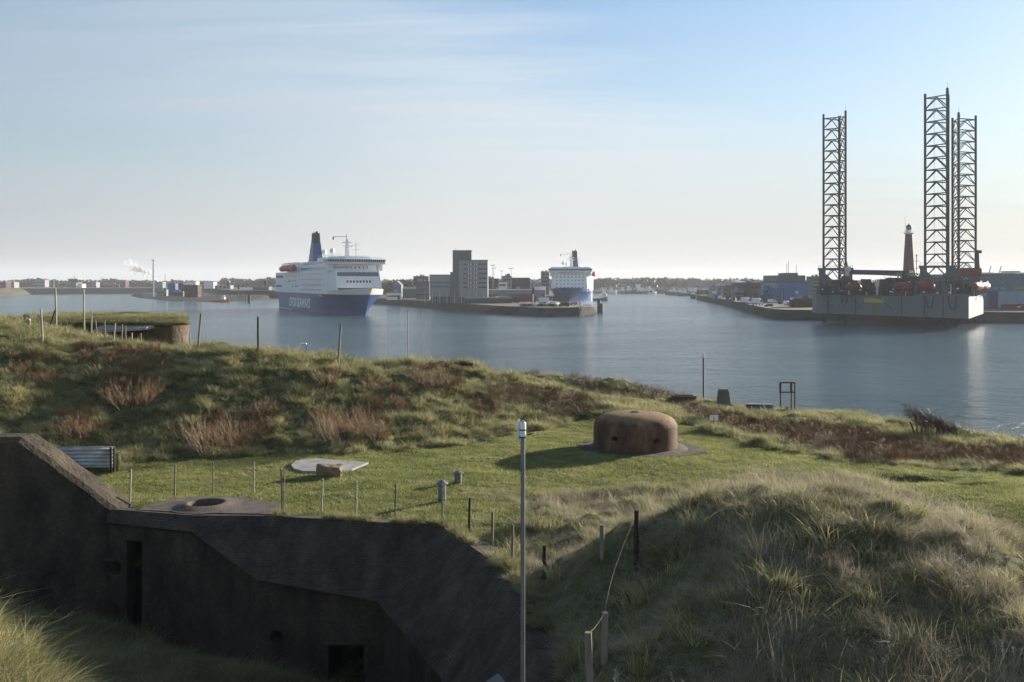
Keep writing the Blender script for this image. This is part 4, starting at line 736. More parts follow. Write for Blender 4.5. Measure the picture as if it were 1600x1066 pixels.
MB().tube(rp(1330, 424.5, 397), rp(1418, 426.5, 389), .55, n=8).build('pipe', C['rig_grey'], rig)
for i in range(26):
    px = rr.uniform(1330, 1436); dd = rr.uniform(386, 402); a = rp(px, rr.uniform(432, 444), dd); b_ = rp(px + rr.uniform(-16, 16), rr.uniform(446, 461), dd); MB().tube(a, b_, .16, n=4).build('brace', C['rig_dark'], rig)
for i in range(30):
    px = rr.uniform(1284, 1532); dd = 357 + 53 * abs(px - 1495) / 215 + 6; a = rp(px, 462, dd); a.z = 12.2; MB().tube(a, a + Vector((0, 0, rr.uniform(1, 6.5))), rr.choice([.12, .2, .4]), n=5).build('stanchion', C[rr.choice(['rig_dark', 'rig_grey', 'old_steel', 'cream'])], rig)
for i in range(46):
    px = rr.uniform(1288, 1520); lim = 357 + 58 * abs(px - 1502) / 222 + 5; dd = lim + rr.uniform(0, 14); wpx = rr.uniform(3, 12); ty = rr.uniform(436, 455)
    if 1440 < px < 1490: ty = max(ty, 446)
    mod(rr.choice(['deck_crate', 'machinery_box', 'deck_tank']), px - wpx / 2, px + wpx / 2, ty, 463, dd, rr.uniform(2, 5), rr.choice(['rig_dark', 'rig_dark', 'rig_grey', 'leg_steel']))
# pedestal cranes
b = MB().tube(rp(1324, 431, 396), rp(1324, 420, 396), .9, .8, 8).box(rp(1321, 0, 396).x, rp(1328, 0, 396).x, 396 - cen.y - 1, 396 - cen.y + 1.2, WZ(424, 396), WZ(417, 396)); b.build('deck_crane', C['cream'], rig); MB().tube(rp(1321, 418, 396), rp(1322, 406, 396), .25, n=5).tube(rp(1325, 418, 396), rp(1322, 406, 396), .2, n=5).build('crane_gantry', C['red'], rig)
MB().tube(rp(1528, 431, 398), rp(1527, 391, 398), .8, .6, 8).build('flare_stack', C['rig_dark'], rig); MB().box(rp(1524.5, 0, 398).x, rp(1530.5, 0, 398).x, 396 - cen.y, 399 - cen.y, WZ(396, 398), WZ(391.5, 398)).build('crane_head', C['rig_dark'], rig)
for k, px in enumerate((1428, 1420, 1408, 1403)): MB().tube(rp(px, 436, 388), rp(px, 421 + k * 1.5, 388), .35, .25, 5).build('vent_pipe', C['yellow'], rig)
# windows/lights on modules
for i in range(14): 
    px = rr.uniform(1285, 1510); dd = 356.2 + 53 * abs(px - 1495) / 215; q = rp(px, rr.uniform(450, 458), dd); MB().box(q.x - .35, q.x + .35, q.y - .1, q.y + .1, q.z - .25, q.z + .25).build('lamp', C['white'], rig)
# deck walkway and railing along the front
r = MB()
for zz_ in (13.0, 13.6): r.tube(onfront(0, zz_, -.3), onfront(47, zz_, -.3), .05, n=4)
for i in range(48): r.tube(onfront(i, 12.2, -.3), onfront(i, 13.6, -.3), .04, n=4)
r.build('railing', C['rig_dark'], rig)
# lifeboats
def lifeboat(a, b, rad, nm, parent, m='rig_orange', lab=None):
    a = Vector(a); b = Vector(b); d = b - a; Ln = d.length; bm_ = MB().lathe([(.05, 0), (rad * .55, Ln * .03), (rad * .9, Ln * .12), (rad, Ln * .28), (rad, Ln * .72), (rad * .88, Ln * .88), (rad * .5, Ln * .97), (.05, Ln)], 16, (0, 0), 'x')
    o = bm_.build(nm, C[m], parent, True); o.location = a; o.rotation_euler = d.to_track_quat('X', 'Z').to_euler()
    MB().box(Ln * .62, Ln * .86, -rad * .45, rad * .45, rad * .72, rad * 1.28).build('conning_tower', C[m], o); k = MB()
    for i in range(5): k.box(Ln * (.2 + .09 * i), Ln * (.24 + .09 * i), -rad * 1.01, rad * 1.01, rad * .12, rad * .3)
    k.build('porthole_strip', C['glass'], o)
    if lab: o['label'] = lab
    return o
lifeboat(rp(1322, 449, 400), rp(1345, 449, 393), 1.55, 'lifeboat', rig, lab='dull orange lifeboat on the shaded left side'); lifeboat(rp(1397, 448.5, 378), rp(1425, 448.5, 373), 1.7, 'lifeboat', rig); lifeboat(rp(1430, 447, 364), rp(1460, 447.5, 358), 1.75, 'lifeboat', rig)
lifeboat(rp(1520, 447.5, 366), rp(1533, 447.5, 380), 1.7, 'lifeboat', rig, lab='sunlit orange lifeboat at the bow'); lifeboat(rp(1531, 447.5, 378), rp(1543, 447.5, 392), 1.7, 'lifeboat', rig, lab='farther sunlit orange lifeboat at the bow')
for (a, dd) in ((1397, 377), (1424, 372), (1431, 362), (1459, 357), (1519, 366), (1534, 380)): MB().tube(rp(a, 460, dd), rp(a, 440, dd), .22, n=5).tube(rp(a, 440, dd), rp(a - 2, 437, dd) + Vector((0, -1.5, 0)), .2, n=5).build('davit', C['rig_grey'], rig)
MB().tube(rp(1527, 461, 386), rp(1540, 462, 384), .15, n=5).tube(rp(1530, 464, 386), rp(1541, 460, 384), .15, n=5).tube(rp(1536, 458, 384), rp(1536, 467, 384), .15, n=5).build('landing_frame', C['yellow'], rig)
MB().tube(rp(1488, 497, 371), rp(1488, 514, 371), .2).build('sea_pipe', C['old_steel'], rig)

# ------------------------------------------------------------------ ferries
def hull_half(s, f, L_=168., B=13.8):
    """half breadth at station s for height fraction f (0 waterline .. 1 deck)"""
    wl = B if s < 96 else B * max(0, 1 - ((s - 96) / (L_ - 7 - 96)) ** 1.9) if s < L_ - 7 else 0
    dk = B if s < 128 else B * max(0, 1 - ((s - 128) / (L_ - 128)) ** 3.2) ** .8 if s < L_ else 0
    if s < 14: wl = B * (.72 + .28 * s / 14)
    q = f ** 1.5; return wl * (1 - q) + dk * q
def ferry(name, label, loc, rz, sc, style):
    o = thing(name, label, 'ferry', loc, rz); L_ = 168.; HB = 10.6; ml = dict(sc=sc)
    def B(mb, nm, m, p=None, **k): mb.v = [(x * sc, y * sc, z * sc) for x, y, z in mb.v]; return mb.build(nm, C[m] if isinstance(m, str) else m, p or o, **k)
    S = [0, 3, 8, 14, 40, 80, 96, 108, 118, 126, 134, 141, 147, 152, 156, 159.5, 162.5, 165, 166.6, 167.5, 168]; ZL = [-1.5, 0, 2.2, 4.4, 6.6, 8.6, HB]
    vs = []; 
    for s in S:
        for sgn in (1, -1):
            for z in ZL:
                f = max(0, z / HB); b = hull_half(s, f)
                # raked stem and counter stern
                sx = s
                if s > 160: sx = 160 + (s - 160) * (.12 + .88 * f) 
                if s < 14: sx = s + (14 - s) * .35 * max(0, 1 - f * 1.6)
                vs.append((sx, sgn * b, z))
    n = len(ZL); fs = []
    for i in range(len(S) - 1):
        for sgn in range(2):
            for j in range(n - 1):
                a = (i * 2 + sgn) * n + j; b = ((i + 1) * 2 + sgn) * n + j; fs.append((a, b, b + 1, a + 1))
        a = i * 2 * n + n - 1; fs.append((a, a + n, a + 3 * n, a + 2 * n))
    fs += [(j, j + 1, n + j + 1, n + j) for j in range(n - 1)]
    B(MB().add(vs, fs), 'hull', 'navy', smooth=True)
    # white/cream bulwark round the fore deck
    vs = []; SS = [138, 144, 149, 153, 157, 160, 163, 165.3, 167, 168.2]
    for s in SS:
        b = hull_half(min(s, 167.95), 1) + .12; zt = HB + 1.6 + 1.6 * ((s - 138) / 30); fl = .9 * (s - 138) / 30
        vs += [(s, b, HB), (s + fl * .6, b + fl, zt), (s, -b, HB), (s + fl * .6, -b - fl, zt), (s - .3, b - .4, HB), (s + fl * .6 - .3, b + fl - .4, zt), (s - .3, -b + .4, HB), (s + fl * .6 - .3, -b - fl + .4, zt)]
    fs = []
    for i in range(len(SS) - 1):
        a = i * 8; b = a + 8; fs += [(a, b, b + 1, a + 1), (a + 2, a + 3, b + 3, b + 2), (a + 4, a + 5, b + 5, b + 4), (a + 6, b + 6, b + 7, a + 7), (a + 1, b + 1, b + 5, a + 5), (a + 3, a + 7, b + 7, b + 3)]
    a = (len(SS) - 1) * 8; fs += [(a, a + 2, a + 3, a + 1)]
    B(MB().add(vs, fs), 'bulwark', 'cream' if style == 0 else 'navy', fix=False)
    fd = MB().add([(x, y, HB + .15) for x, y in [(138, 12.5), (150, 11), (160, 7.5), (166, 2), (166, -2), (160, -7.5), (150, -11), (138, -12.5)]], [tuple(range(8))]); B(fd, 'fore_deck', 'navy')
    for x, y in ((153, -5), (153, 5), (157, 0)): B(MB().lathe([(.9, -1.4), (.9, 1.4)], 12, (x, HB + 1.2), 'y'), 'winch', 'white')
    for i in range(6): B(MB().lathe([(.45, 0), (.3, .2), (.3, 1.0), (.55, 1.2)], 8, (148 + i * 2.3, -9 + i * .9)), 'mushroom_vent', 'white').location.z = (HB + .1) * sc
    # white superstructure
    W0 = 13.8; front = lambda z: 151.5 - (z - HB) * .42
    b1 = MB().add([(1.5, W0, HB), (138, W0 - .1, HB), (front(HB), W0 - 1.6, HB), (front(HB), -W0 + 1.6, HB), (138, -W0 + .1, HB), (1.5, -W0, HB),
                   (4.0, W0, 22.8), (136, W0 - .1, 22.8), (front(22.8), W0 - 2.2, 22.8), (front(22.8), -W0 + 2.2, 22.8), (136, -W0 + .1, 22.8), (4.0, -W0, 22.8)],
                  [(5, 4, 3, 2, 1, 0), (6, 7, 8, 9, 10, 11)] + [(i, (i + 1) % 6, 6 + (i + 1) % 6, 6 + i) for i in range(6)])
    hs = B(b1, 'superstructure', 'white')
    up = B(MB().prism([(52, W0 - 3.2), (142, W0 - 1.5), (144, W0 - 3), (144, -W0 + 3), (142, -W0 + 1.5), (52, -W0 + 3.2), (22, -W0 + 4), (22, W0 - 4)], 22.82, 26.0), 'upper_deck_house', 'white')
    B(MB().prism([(60, W0 - 5), (140, W0 - 4), (142, W0 - 6), (142, -W0 + 6), (140, -W0 + 4), (60, -W0 + 5), (40, -8.6), (40, 8.6)], 26.02, 28.6), 'sun_deck_house', 'white')
    B(MB().box(88, 138, -7, 7, 28.62, 30.6), 'top_house', 'white'); B(MB().box(20, 40, -9, 9, 26.02, 28.0), 'aft_house', 'white')
    # bridge: full width with wings, dark glazed band, sloping roof edge
    z1 = 26.2; br = [(136, 15.2), (145.2, 15.2), (147.4, 7), (147.6, 0), (147.4, -7), (145.2, -15.2), (136, -15.2)]; gr = lambda k: [(x + (k if x > 140 else 0), y * (1 + k * .01)) for x, y in br]
    wh = B(MB().prism(br, z1, z1 + 1.2, gr(.4)), 'bridge', 'white'); B(MB().prism(gr(.42), z1 + 1.21, z1 + 2.5, gr(.9)), 'bridge_window', 'glass', wh)
    mu = MB()
    for i in range(25):
        y = -14.8 + i * 29.6 / 24; xx = 147.9 - max(0, abs(y) - 7) * .27 - .1 + .1; mu.box(xx + .3, xx + .62, y - .09, y + .09, z1 + 1.2, z1 + 2.5)
    B(mu, 'mullions', 'white', wh); B(MB().prism(gr(1.1), z1 + 2.51, z1 + 4.0, [(137, 13), (144.5, 13), (146, 6.5), (146.2, 0), (146, -6.5), (144.5, -13), (137, -13)]), 'bridge_roof', 'white', wh)
    for s_ in (1, -1): B(MB().box(137, 143, *sorted((s_ * 12.2, s_ * 14.6)), 22.83, 26.1), 'wing_support', 'white')
    for s_ in (1, -1): B(MB().box(136.2, 144, *sorted((s_ * 15.2, s_ * 15.26)), z1 + 1.3, z1 + 2.4), 'wing_window', 'glass', wh)
    # front windows
    def fwin(y, z, w_, h_, m='glass', nm='front_window', off=.05):
        x = front(z) if z < 22.8 else 144 if z < 26 else 147; k = .42 if z < 22.8 else 0
        return B(MB().add([(x + off + k * h_ / 2, y - w_ / 2, z - h_ / 2), (x + off + k * h_ / 2, y + w_ / 2, z - h_ / 2), (x + off - k * h_ / 2, y + w_ / 2, z + h_ / 2), (x + off - k * h_ / 2, y - w_ / 2, z + h_ / 2)], [(0, 1, 2, 3)]), nm, m, fix=True)
    if style == 0:
        fwin(0, 21.0, 22.0, 2.0, 'grey_blue', 'front_recess', .02)
        for i in range(8): fwin(-6 + i * 1.72, 17.2, .95, 1.15)
        fwin(0, 13.3, 23.0, 1.2, 'glass', 'mooring_recess', .06)
        for i in range(8): fwin(-9.5 + i * 2.6, 22.0, .5, .5, off=.1)
        for i in range(12): fwin(-11.0 + i * (1.1 if i < 7 else 2.2) - (0 if i < 7 else 7.2 - 0), 24.6, .6, 1.0)
    else:
        for j in range(4):
            for i in range(8): fwin(-9.2 + i * 2.6, 13.9 + j * 2.75, .75, .75)
        for i in range(8): fwin(-9.2 + i * 2.6, 24.4, .7, .7)
    # side windows both sides
    for s_ in (-1, 1):
        def sw(x0, x1, z0_, z1_, m='glass', nm='side_window', y=W0, off=.06): return B(MB().box(x0, x1, *sorted((s_ * (y - .02), s_ * (y + off))), z0_, z1_), nm, m)
        if style == 0:
            sw(5, 27, 19.6, 20.9, 'grey_blue', 'aft_opening'); sw(5, 22, 13.7, 14.9, 'grey_blue', 'aft_opening')
            for x in (31, 39, 43, 50, 57): sw(x, x + 4.4 if x != 31 else x + 2, 17.0, 18.3, 'blue_tint')
            for x in (53, 61, 65): sw(x, x + (2.2 if x == 53 else 4.2), 13.9, 15.1, 'blue_tint')
            for i in range(9): sw(30 + i * 4, 33 + i * 4, 20.0, 21.9, 'blue_tint', 'deck_opening')
            sw(69, 72, 20.1, 22, 'blue_tint')
        k = 0
        for z_ in (21.4, 18.3, 15.3, 12.6):
            strip = MB()
            for i in range(11): strip.box(77 + i * 4.6, 78.5 + i * 4.6, *sorted((s_ * (W0 - .1), s_ * (W0 + .05))), z_ - .4, z_ + .4)
            B(strip, 'porthole_row', 'glass')
        st = MB()
        for i in range(28): st.box(62 + i * 2.8, 63.9 + i * 2.8, *sorted((s_ * (W0 - 3.3 + i * .055), s_ * (W0 - 2.9 + i * .055))), 23.5, 25.0)
        B(st, 'promenade_windows', 'blue_tint'); st = MB()
        for i in range(26): st.box(62 + i * 3, 64 + i * 3, *sorted((s_ * (W0 - 5.1 + i * .03), s_ * (W0 - 4.85 + i * .035))), 26.8, 27.9)
        B(st, 'sun_deck_windows', 'blue_tint')
        rl = MB()
        for z_ in (23.4, 23.9): rl.tube((18, s_ * 13.6, z_), (134, s_ * 13.6, z_), .06, n=4)
        for i in range(59): rl.tube((18 + i * 2, s_ * 13.6, 22.8), (18 + i * 2, s_ * 13.6, 23.9), .05, n=4)
        for z_ in (31.2, 31.7): rl.tube((88, s_ * 6.8, z_), (138, s_ * 6.8, z_), .06, n=4)
        B(rl, 'railing', 'white', fix=False)
        if style == 0 or s_ == 1:
            for k in range(3):
                x = 26 + k * 13.5; lb = lifeboat((x * sc, s_ * 15.0 * sc, 25.0 * sc), ((x + 12) * sc, s_ * 15.0 * sc, 25.0 * sc), 1.75 * sc, 'lifeboat', o, 'orange')
                for q in (x + 1.5, x + 10.5): B(MB().tube((q, s_ * 11, 22.8), (q, s_ * 12.2, 28.6), .3, n=5).tube((q, s_ * 12.2, 28.6), (q, s_ * 15.2, 27.6), .25, n=5), 'davit', 'white')
    B(MB().box(40, 52, -13.7, -12.2, 22.83, 26), 'lift_trunk', 'white')
    # funnel
    fx = 55; fw = B(MB().prism([(fx - 7, -3.4), (fx + 6, -3.4), (fx + 6, 3.4), (fx - 7, 3.4)], 26.02, 40.5, [(fx - 3, -2.2), (fx + 3.4, -2.2), (fx + 3.4, 2.2), (fx - 3, 2.2)]), 'funnel', 'navy')
    B(MB().prism([(fx - 2.9, -2.1), (fx + 3.0, -2.1), (fx + 3.0, 2.1), (fx - 2.9, 2.1)], 40.51, 46.5, [(fx - 2.0, -1.9), (fx + 2.2, -1.9), (fx + 2.2, 1.9), (fx - 2.0, 1.9)]), 'funnel_top', 'black', fw)
    for a, b in ((-1.2, .8), (1.1, .6)): B(MB().tube((fx + a, .6, 46.5), (fx + a, .6, 47.6), .5, n=8), 'exhaust_pipe', 'black', fw)
    B(MB().tube((fx + 4, -1.8, 40), (fx + 3.6, -1.8, 47.0), .25, n=6), 'exhaust_pipe', 'black', fw)
    for s_ in (-1, 1):
        B(MB().add([(fx - 1.6 + .9 * math.cos(q * .785), s_ * (3.02 + .0), 33.5 + 1.1 * math.sin(q * .785)) for q in range(8)], [tuple(range(8))]), 'emblem', 'light_blue', fw)
    # mast and radomes
    mx = 126; ms = B(MB().prism([(mx - 1.3, -1), (mx + 1.3, -1), (mx + 1.3, 1), (mx - 1.3, 1)], 30.62, 40, [(mx - .6, -.6), (mx + .6, -.6), (mx + .6, .6), (mx - .6, .6)]).tube((mx, 0, 40), (mx, 0, 43), .4, .3, 8), 'radar_mast', 'white')
    B(MB().box(mx - 1, mx + 1.4, -2.4, 2.4, 38, 38.4).box(mx + 2, mx + 2.5, -2.6, 2.6, 36, 36.5).box(mx + .4, mx + 2.2, -.3, .3, 35.2, 35.9), 'radar_scanner', 'white', ms)
    B(MB().tube((mx, 0, 41.5), (mx, -7.5, 41.2), .16, n=5).tube((mx, -7.5, 41.2), (mx, -7.5, 39.6), .5, n=6), 'yard', 'grey_paint', ms)
    B(MB().tube((mx - 2, 5.5, 30.6), (mx - 2, 5.5, 39), .14, n=5).tube((mx - 2, 3, 37), (mx - 2, 8, 37), .1, n=4).tube((mx - 2, 3, 34.5), (mx - 2, 8, 34.5), .1, n=4), 'antenna_mast', 'grey_paint')
    for x, y in ((118, -6), (96, -5)): B(MB().tube((x, y, 30.6), (x, y, 32.6), .4, n=6).lathe([(.1, 32.4), (1.0, 32.8), (1.4, 33.9), (1.0, 35.0), (.1, 35.4)], 14, (x, y)), 'radome', 'white', smooth=True)
    B(MB().tube((140, -13, 30), (140, -13, 32), .12, n=4), 'antenna', 'white')
    # boot stripe
    for s_ in (-1, 1): B(MB().box(14, 52, *sorted((s_ * 13.80, s_ * 13.86)), .35, .75), 'draught_stripe', 'white')
    return o
def lettering(txt, parent, m, size_x, size_z, mtx, nm='lettering', ext=.02, bold=.02):
    cu = bpy.data.curves.new('lettering', 'FONT'); cu.body = txt; cu.size = 1; cu.extrude = ext; cu.offset = bold; to = bpy.data.objects.new('tmp', cu); COL.objects.link(to); bpy.context.view_layer.update()
    me = bpy.data.meshes.new_from_object(to.evaluated_get(bpy.context.evaluated_depsgraph_get())); bpy.data.objects.remove(to)
    a = np.array([v.co for v in me.vertices]); mn, mx_ = a.min(0), a.max(0)
    for v in me.vertices: v.co = Vector(((v.co.x - mn[0]) / (mx_[0] - mn[0]) * size_x, (v.co.y - mn[1]) / (mx_[1] - mn[1]) * size_z, v.co.z))
    me.transform(mtx); me.materials.clear(); me.materials.append(C[m]); me.name = nm; o = bpy.data.objects.new(nm, me); COL.objects.link(o); o.parent = parent; return o
th = R(25); sx, sy = -147.2, 654.0; rz = math.atan2(-math.cos(th), math.sin(th))
f1 = ferry('passing_ferry', 'large white and navy passenger ferry under way in open water, lettering along its side', (sx, sy, 0), rz, 1.035, 0)
# starboard side = local -y; text reads from stern (left) to bow (right) when seen from outside
lettering('DFDS SEAWAYS', f1, 'white', 56, 5.8, Matrix.Translation((47, -14.35, 2.2)) @ Matrix.Rotation(R(90), 4, 'X'), bold=.035)
lettering('KING SEAWAYS', f1, 'white', 13, 1.0, Matrix.Translation((124.5, -14.33, 9.5)) @ Matrix.Rotation(R(90), 4, 'X') @ Matrix.Rotation(R(6), 4, 'Y'))
th2 = math.atan2(15.5, 155); hd = (-math.sin(th2), -math.cos(th2)); sc2 = 1.1; bx, by = 42.5, 716
f2 = ferry('moored_ferry', 'second white and navy ferry moored bow-on behind the quay car park', (bx - hd[0] * 168 * sc2, by - hd[1] * 168 * sc2, 0), math.atan2(hd[1], hd[0]), sc2, 1)
f2.scale = (1, 1.0, .87)
lettering('DFDS', f2, 'white', 40, 7, Matrix.Translation((116, 15.28, 1.6)) @ Matrix.Rotation(R(180), 4, 'Z') @ Matrix.Rotation(R(90), 4, 'X'))
# ------------------------------------------------------------------ casemate (bunker) round the yard
LE = [(-11.4, 27.05, 11.2), (-8.72, 26.15, 11.17), (-6.7, 25.1, 10.2), (-3.42, 24.4, 9.86), (-1.5, 20.6, 9.44), (-1.45, 17.1, 9.5), (-1.4, 8, 9.5)]
U6 = [UE[0], UE[1], UE[2], UE[3], UE[4], UE[6], UE[7]]
IN = [(-11.4, 27.2), (-8.7, 26.35), (-6.7, 25.4), (-3.3, 24.75), (-1.15, 20.8), (-1.1, 17.1), (-1.05, 8)]
BK = [(-11.5, 31), (-8.8, 31), (-6, 31), (0.5, 29), (3.0, 24), (3.2, 17.1), (3.2, 8)]
n = 7; vs = [(*p[:2], 11.47 if p[1] > 27.6 else p[2]) for p in U6] + LE + [(x, y, z - .12) for (x, y), (_, _, z) in zip(IN, LE)] + [(x, y, 4.5) for x, y in IN] + [(x, y, 4.5) for x, y in BK] + [(x, y, 10.9) for x, y in BK]
fs = []
for r_ in range(5):
    for i in range(n - 1): a = r_ * n + i; fs.append((a, a + 1, a + n + 1, a + n))
for i in range(n - 1): fs.append((5 * n + i, 5 * n + i + 1, i + 1, i))
fs += [tuple(r_ * n for r_ in range(6)), tuple(r_ * n + n - 1 for r_ in range(5, -1, -1))]
bk = thing('bunker', 'dark concrete casemate with sloping roof edge round the sunken yard', 'bunker', (-5, 26, 8))
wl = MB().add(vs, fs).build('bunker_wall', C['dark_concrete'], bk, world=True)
bmm = bmesh.new(); bmm.from_mesh(wl.data); bmesh.ops.triangulate(bmm, faces=bmm.faces); bmesh.ops.recalc_face_normals(bmm, faces=bmm.faces); bmm.to_mesh(wl.data); bmm.free()
cut = MB(); lx = lambda px, D: WX(px, D) + 5
# tall doorway, two round holes, big door and two holes in the nearer wall
cut.box(lx(195, 26.9), lx(222.5, 26.9), -1.5, 2.4, WZ(990, 26.9) - 8 - 1.5, WZ(846, 26.9) - 8)
for px, py, r_ in ((176, 890, .19), (170, 958, .24)): cut.lathe([(r_, -1), (r_, 2)], 16, (lx(px, 27), WZ(py, 27) - 8), 'y')
cut.box(lx(508, 24.6), lx(566, 24.6), -2.2, .9, -5, WZ(1014, 24.6) - 8)
for px, py, r_ in ((427, 1003, .19), (425, 1064, .17)): cut.lathe([(r_, -2), (r_, .6)], 16, (lx(px, 25), WZ(py, 25) - 8), 'y')
carve(wl, cut)
MB().box(lx(500, 24.4), lx(575, 24.4), -1.55, -1.42, WZ(1010, 24.4) - 8, WZ(1007.5, 24.4) - 8).build('door_lintel', C['dark_concrete'], bk)
MB().box(lx(162, 26.9), lx(186, 26.9), .85, 1.05, WZ(876, 26.9) - 8, WZ(873.5, 26.9) - 8).build('ledge', C['dark_concrete'], bk)
# wing wall with ramped top
ww = thing('wing_wall', 'rough concrete wing wall whose sloping top rises to the left', 'wall', (-12.3, 26, 8))
f0 = [(-26, 20), (-20, 22.6), (-13.95, 25.6), (-13.35, 25.98), (-11.3, 27.4)]; zt_ = [13.7, 13.75, 13.85, 13.8, 11.5]; bx_ = [(-26.3, 20.6), (-20.3, 23.2), (-14.1, 26.15), (-13.2, 26.6), (-11.1, 28.1)]
vs = []; 
for k in range(4):
    m_ = 1 if k < 3 else 7
    for i in range(m_):
        u = i / m_; jag = random.uniform(-.04, .04) if m_ > 1 else 0
        L2 = lambda a, b: tuple(p + (q - p) * u for p, q in zip(a, b)); p, q = L2(f0[k], f0[k + 1]), L2(bx_[k], bx_[k + 1]); z = zt_[k] + (zt_[k + 1] - zt_[k]) * u + jag
        vs.append((p, q, z))
vs.append((f0[-1], bx_[-1], zt_[-1])); nn = len(vs)
V = [(p[0], p[1], 4.5) for p, q, z in vs] + [(p[0], p[1], z - .16) for p, q, z in vs] + [(p[0] + .03, p[1] + .1, z - .02) for p, q, z in vs] + [(q[0], q[1], z + .0) for p, q, z in vs] + [(q[0], q[1], 4.5) for p, q, z in vs]
F = []
for r_ in range(4):
    for i in range(nn - 1): a = r_ * nn + i; F.append((a, a + 1, a + nn + 1, a + nn))
F += [tuple(r_ * nn for r_ in range(5)), tuple(r_ * nn + nn - 1 for r_ in range(4, -1, -1))]
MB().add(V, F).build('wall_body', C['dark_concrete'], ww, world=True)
# broken slab end by the pole
o = thing('broken_slab', 'tilted broken concrete slab end beside the foot of the tall pole', 'slab', (-.1, 13.2, 11.9)); MB().box(-.5, .35, -.2, .9, -4, .1).build('slab', C['concrete'], o, bevel=.03).rotation_euler = (R(8), R(-28), R(20)); MB().box(-.3, .9, .0, .14, -.2, -.02).build('edge_beam', C['old_steel'], o).rotation_euler = (0, R(30), R(-12))
# bare concrete roof with round pit
rc = gp(322, 789, 11.5); o = thing('bunker_roof', 'bare brown concrete roof patch with a round pit, behind the yard wall', 'roof slab', (rc[0], rc[1], 11.42)); 
poly = [(px, py) for px, py in ((214, 796), (236, 786), (262, 781), (300, 776), (380, 776), (425, 784), (442, 792), (446, 803), (300, 800))]
P2 = [gp(px, py, 11.5)[:2] for px, py in poly]; P2 = [(x - rc[0], y - rc[1]) for x, y in P2]
ring = [(.64 * math.cos(i * math.pi / 12), .64 * math.sin(i * math.pi / 12)) for i in range(24)]
sl_ = MB().prism(P2, -.3, .07).build('roof_slab', mat('roof_concrete', (.13, .105, .085), .95, var=.4, scale=2.5, bump=.5, bscale=30), o)
cut = MB().lathe([(.5, -.5), (.5, .5)], 32); carve(sl_, cut)
MB().lathe([(.50, -.28), (.5, .02), (.51, .15), (.58, .17), (.75, .1), (1.05, .072)], 36).build('pit_rim', MAT['roof_concrete'], o, True); bpy.data.meshes  # rim
MB().lathe([(.497, -.27), (.497, -.2)], 32).build('pit_floor', C['pale_concrete'], o)
# the rim is a ring: open the disc that closes its top
rm_ = [c for c in o.children if c.name.startswith('pit_rim')][0]; bmm = bmesh.new(); bmm.from_mesh(rm_.data); bmesh.ops.delete(bmm, geom=[f for f in bmm.faces if len(f.verts) > 4], context='FACES'); bmm.to_mesh(rm_.data); bmm.free()

# ------------------------------------------------------------------ armoured dome
c0 = hit(992, 700); c0 = Vector((WX(992.5, 38.3), 38.3, 11.35)); o = thing('armoured_dome', 'rusty round armoured observation dome with flat rounded top on the lawn', 'dome', c0)
rm = bpy.data.materials.new('rust'); rm.use_nodes = True; t = rm.node_tree; p = t.nodes['Principled BSDF']; p.inputs['Roughness'].default_value = .85; p.inputs['Specular IOR Level'].default_value = .2; tc = nd(t, 'ShaderNodeTexCoord')
mp = nd(t, 'ShaderNodeMapping'); mp.inputs['Scale'].default_value = (1, 1, .3); t.links.new(tc.outputs['Object'], mp.inputs[0])
na = nd(t, 'ShaderNodeTexNoise', i_Scale=2.2, i_Detail=8.0, i_Roughness=.65); t.links.new(mp.outputs[0], na.inputs['Vector']); nb = nd(t, 'ShaderNodeTexNoise', i_Scale=26.0, i_Detail=5.0); t.links.new(tc.outputs['Object'], nb.inputs['Vector'])
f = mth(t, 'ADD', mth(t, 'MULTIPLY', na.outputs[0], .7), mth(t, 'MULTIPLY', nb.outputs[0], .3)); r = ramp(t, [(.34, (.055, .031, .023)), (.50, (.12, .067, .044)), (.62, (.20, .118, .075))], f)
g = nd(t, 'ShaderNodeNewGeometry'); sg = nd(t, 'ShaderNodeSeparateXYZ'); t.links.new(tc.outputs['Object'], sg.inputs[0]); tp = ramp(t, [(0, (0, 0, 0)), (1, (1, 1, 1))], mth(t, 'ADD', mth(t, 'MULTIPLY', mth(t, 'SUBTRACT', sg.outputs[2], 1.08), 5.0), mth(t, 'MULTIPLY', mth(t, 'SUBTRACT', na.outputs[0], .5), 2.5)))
mx = nd(t, 'ShaderNodeMix', data_type='RGBA'); t.links.new(tp.outputs[0], mx.inputs[0]); t.links.new(r.outputs[0], mx.inputs[6]); r2 = ramp(t, [(.36, (.15, .088, .048)), (.62, (.29, .185, .10))], f); t.links.new(r2.outputs[0], mx.inputs[7]); t.links.new(mx.outputs[2], p.inputs['Base Color'])  # cap tinted paler than the sides, its sunlit look put into the colour
b = nd(t, 'ShaderNodeBump', i_Strength=.35, i_Distance=.02); t.links.new(nb.outputs[0], b.inputs['Height']); t.links.new(b.outputs[0], p.inputs['Normal']); C['rust'] = rm; MAT['rust'] = rm
Rd = 1.66
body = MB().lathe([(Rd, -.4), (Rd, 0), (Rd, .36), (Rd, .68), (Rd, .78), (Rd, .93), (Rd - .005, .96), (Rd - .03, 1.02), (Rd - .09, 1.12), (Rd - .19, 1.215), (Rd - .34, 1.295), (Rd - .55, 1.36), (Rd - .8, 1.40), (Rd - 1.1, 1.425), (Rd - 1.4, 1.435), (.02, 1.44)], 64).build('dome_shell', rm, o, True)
cut = MB()
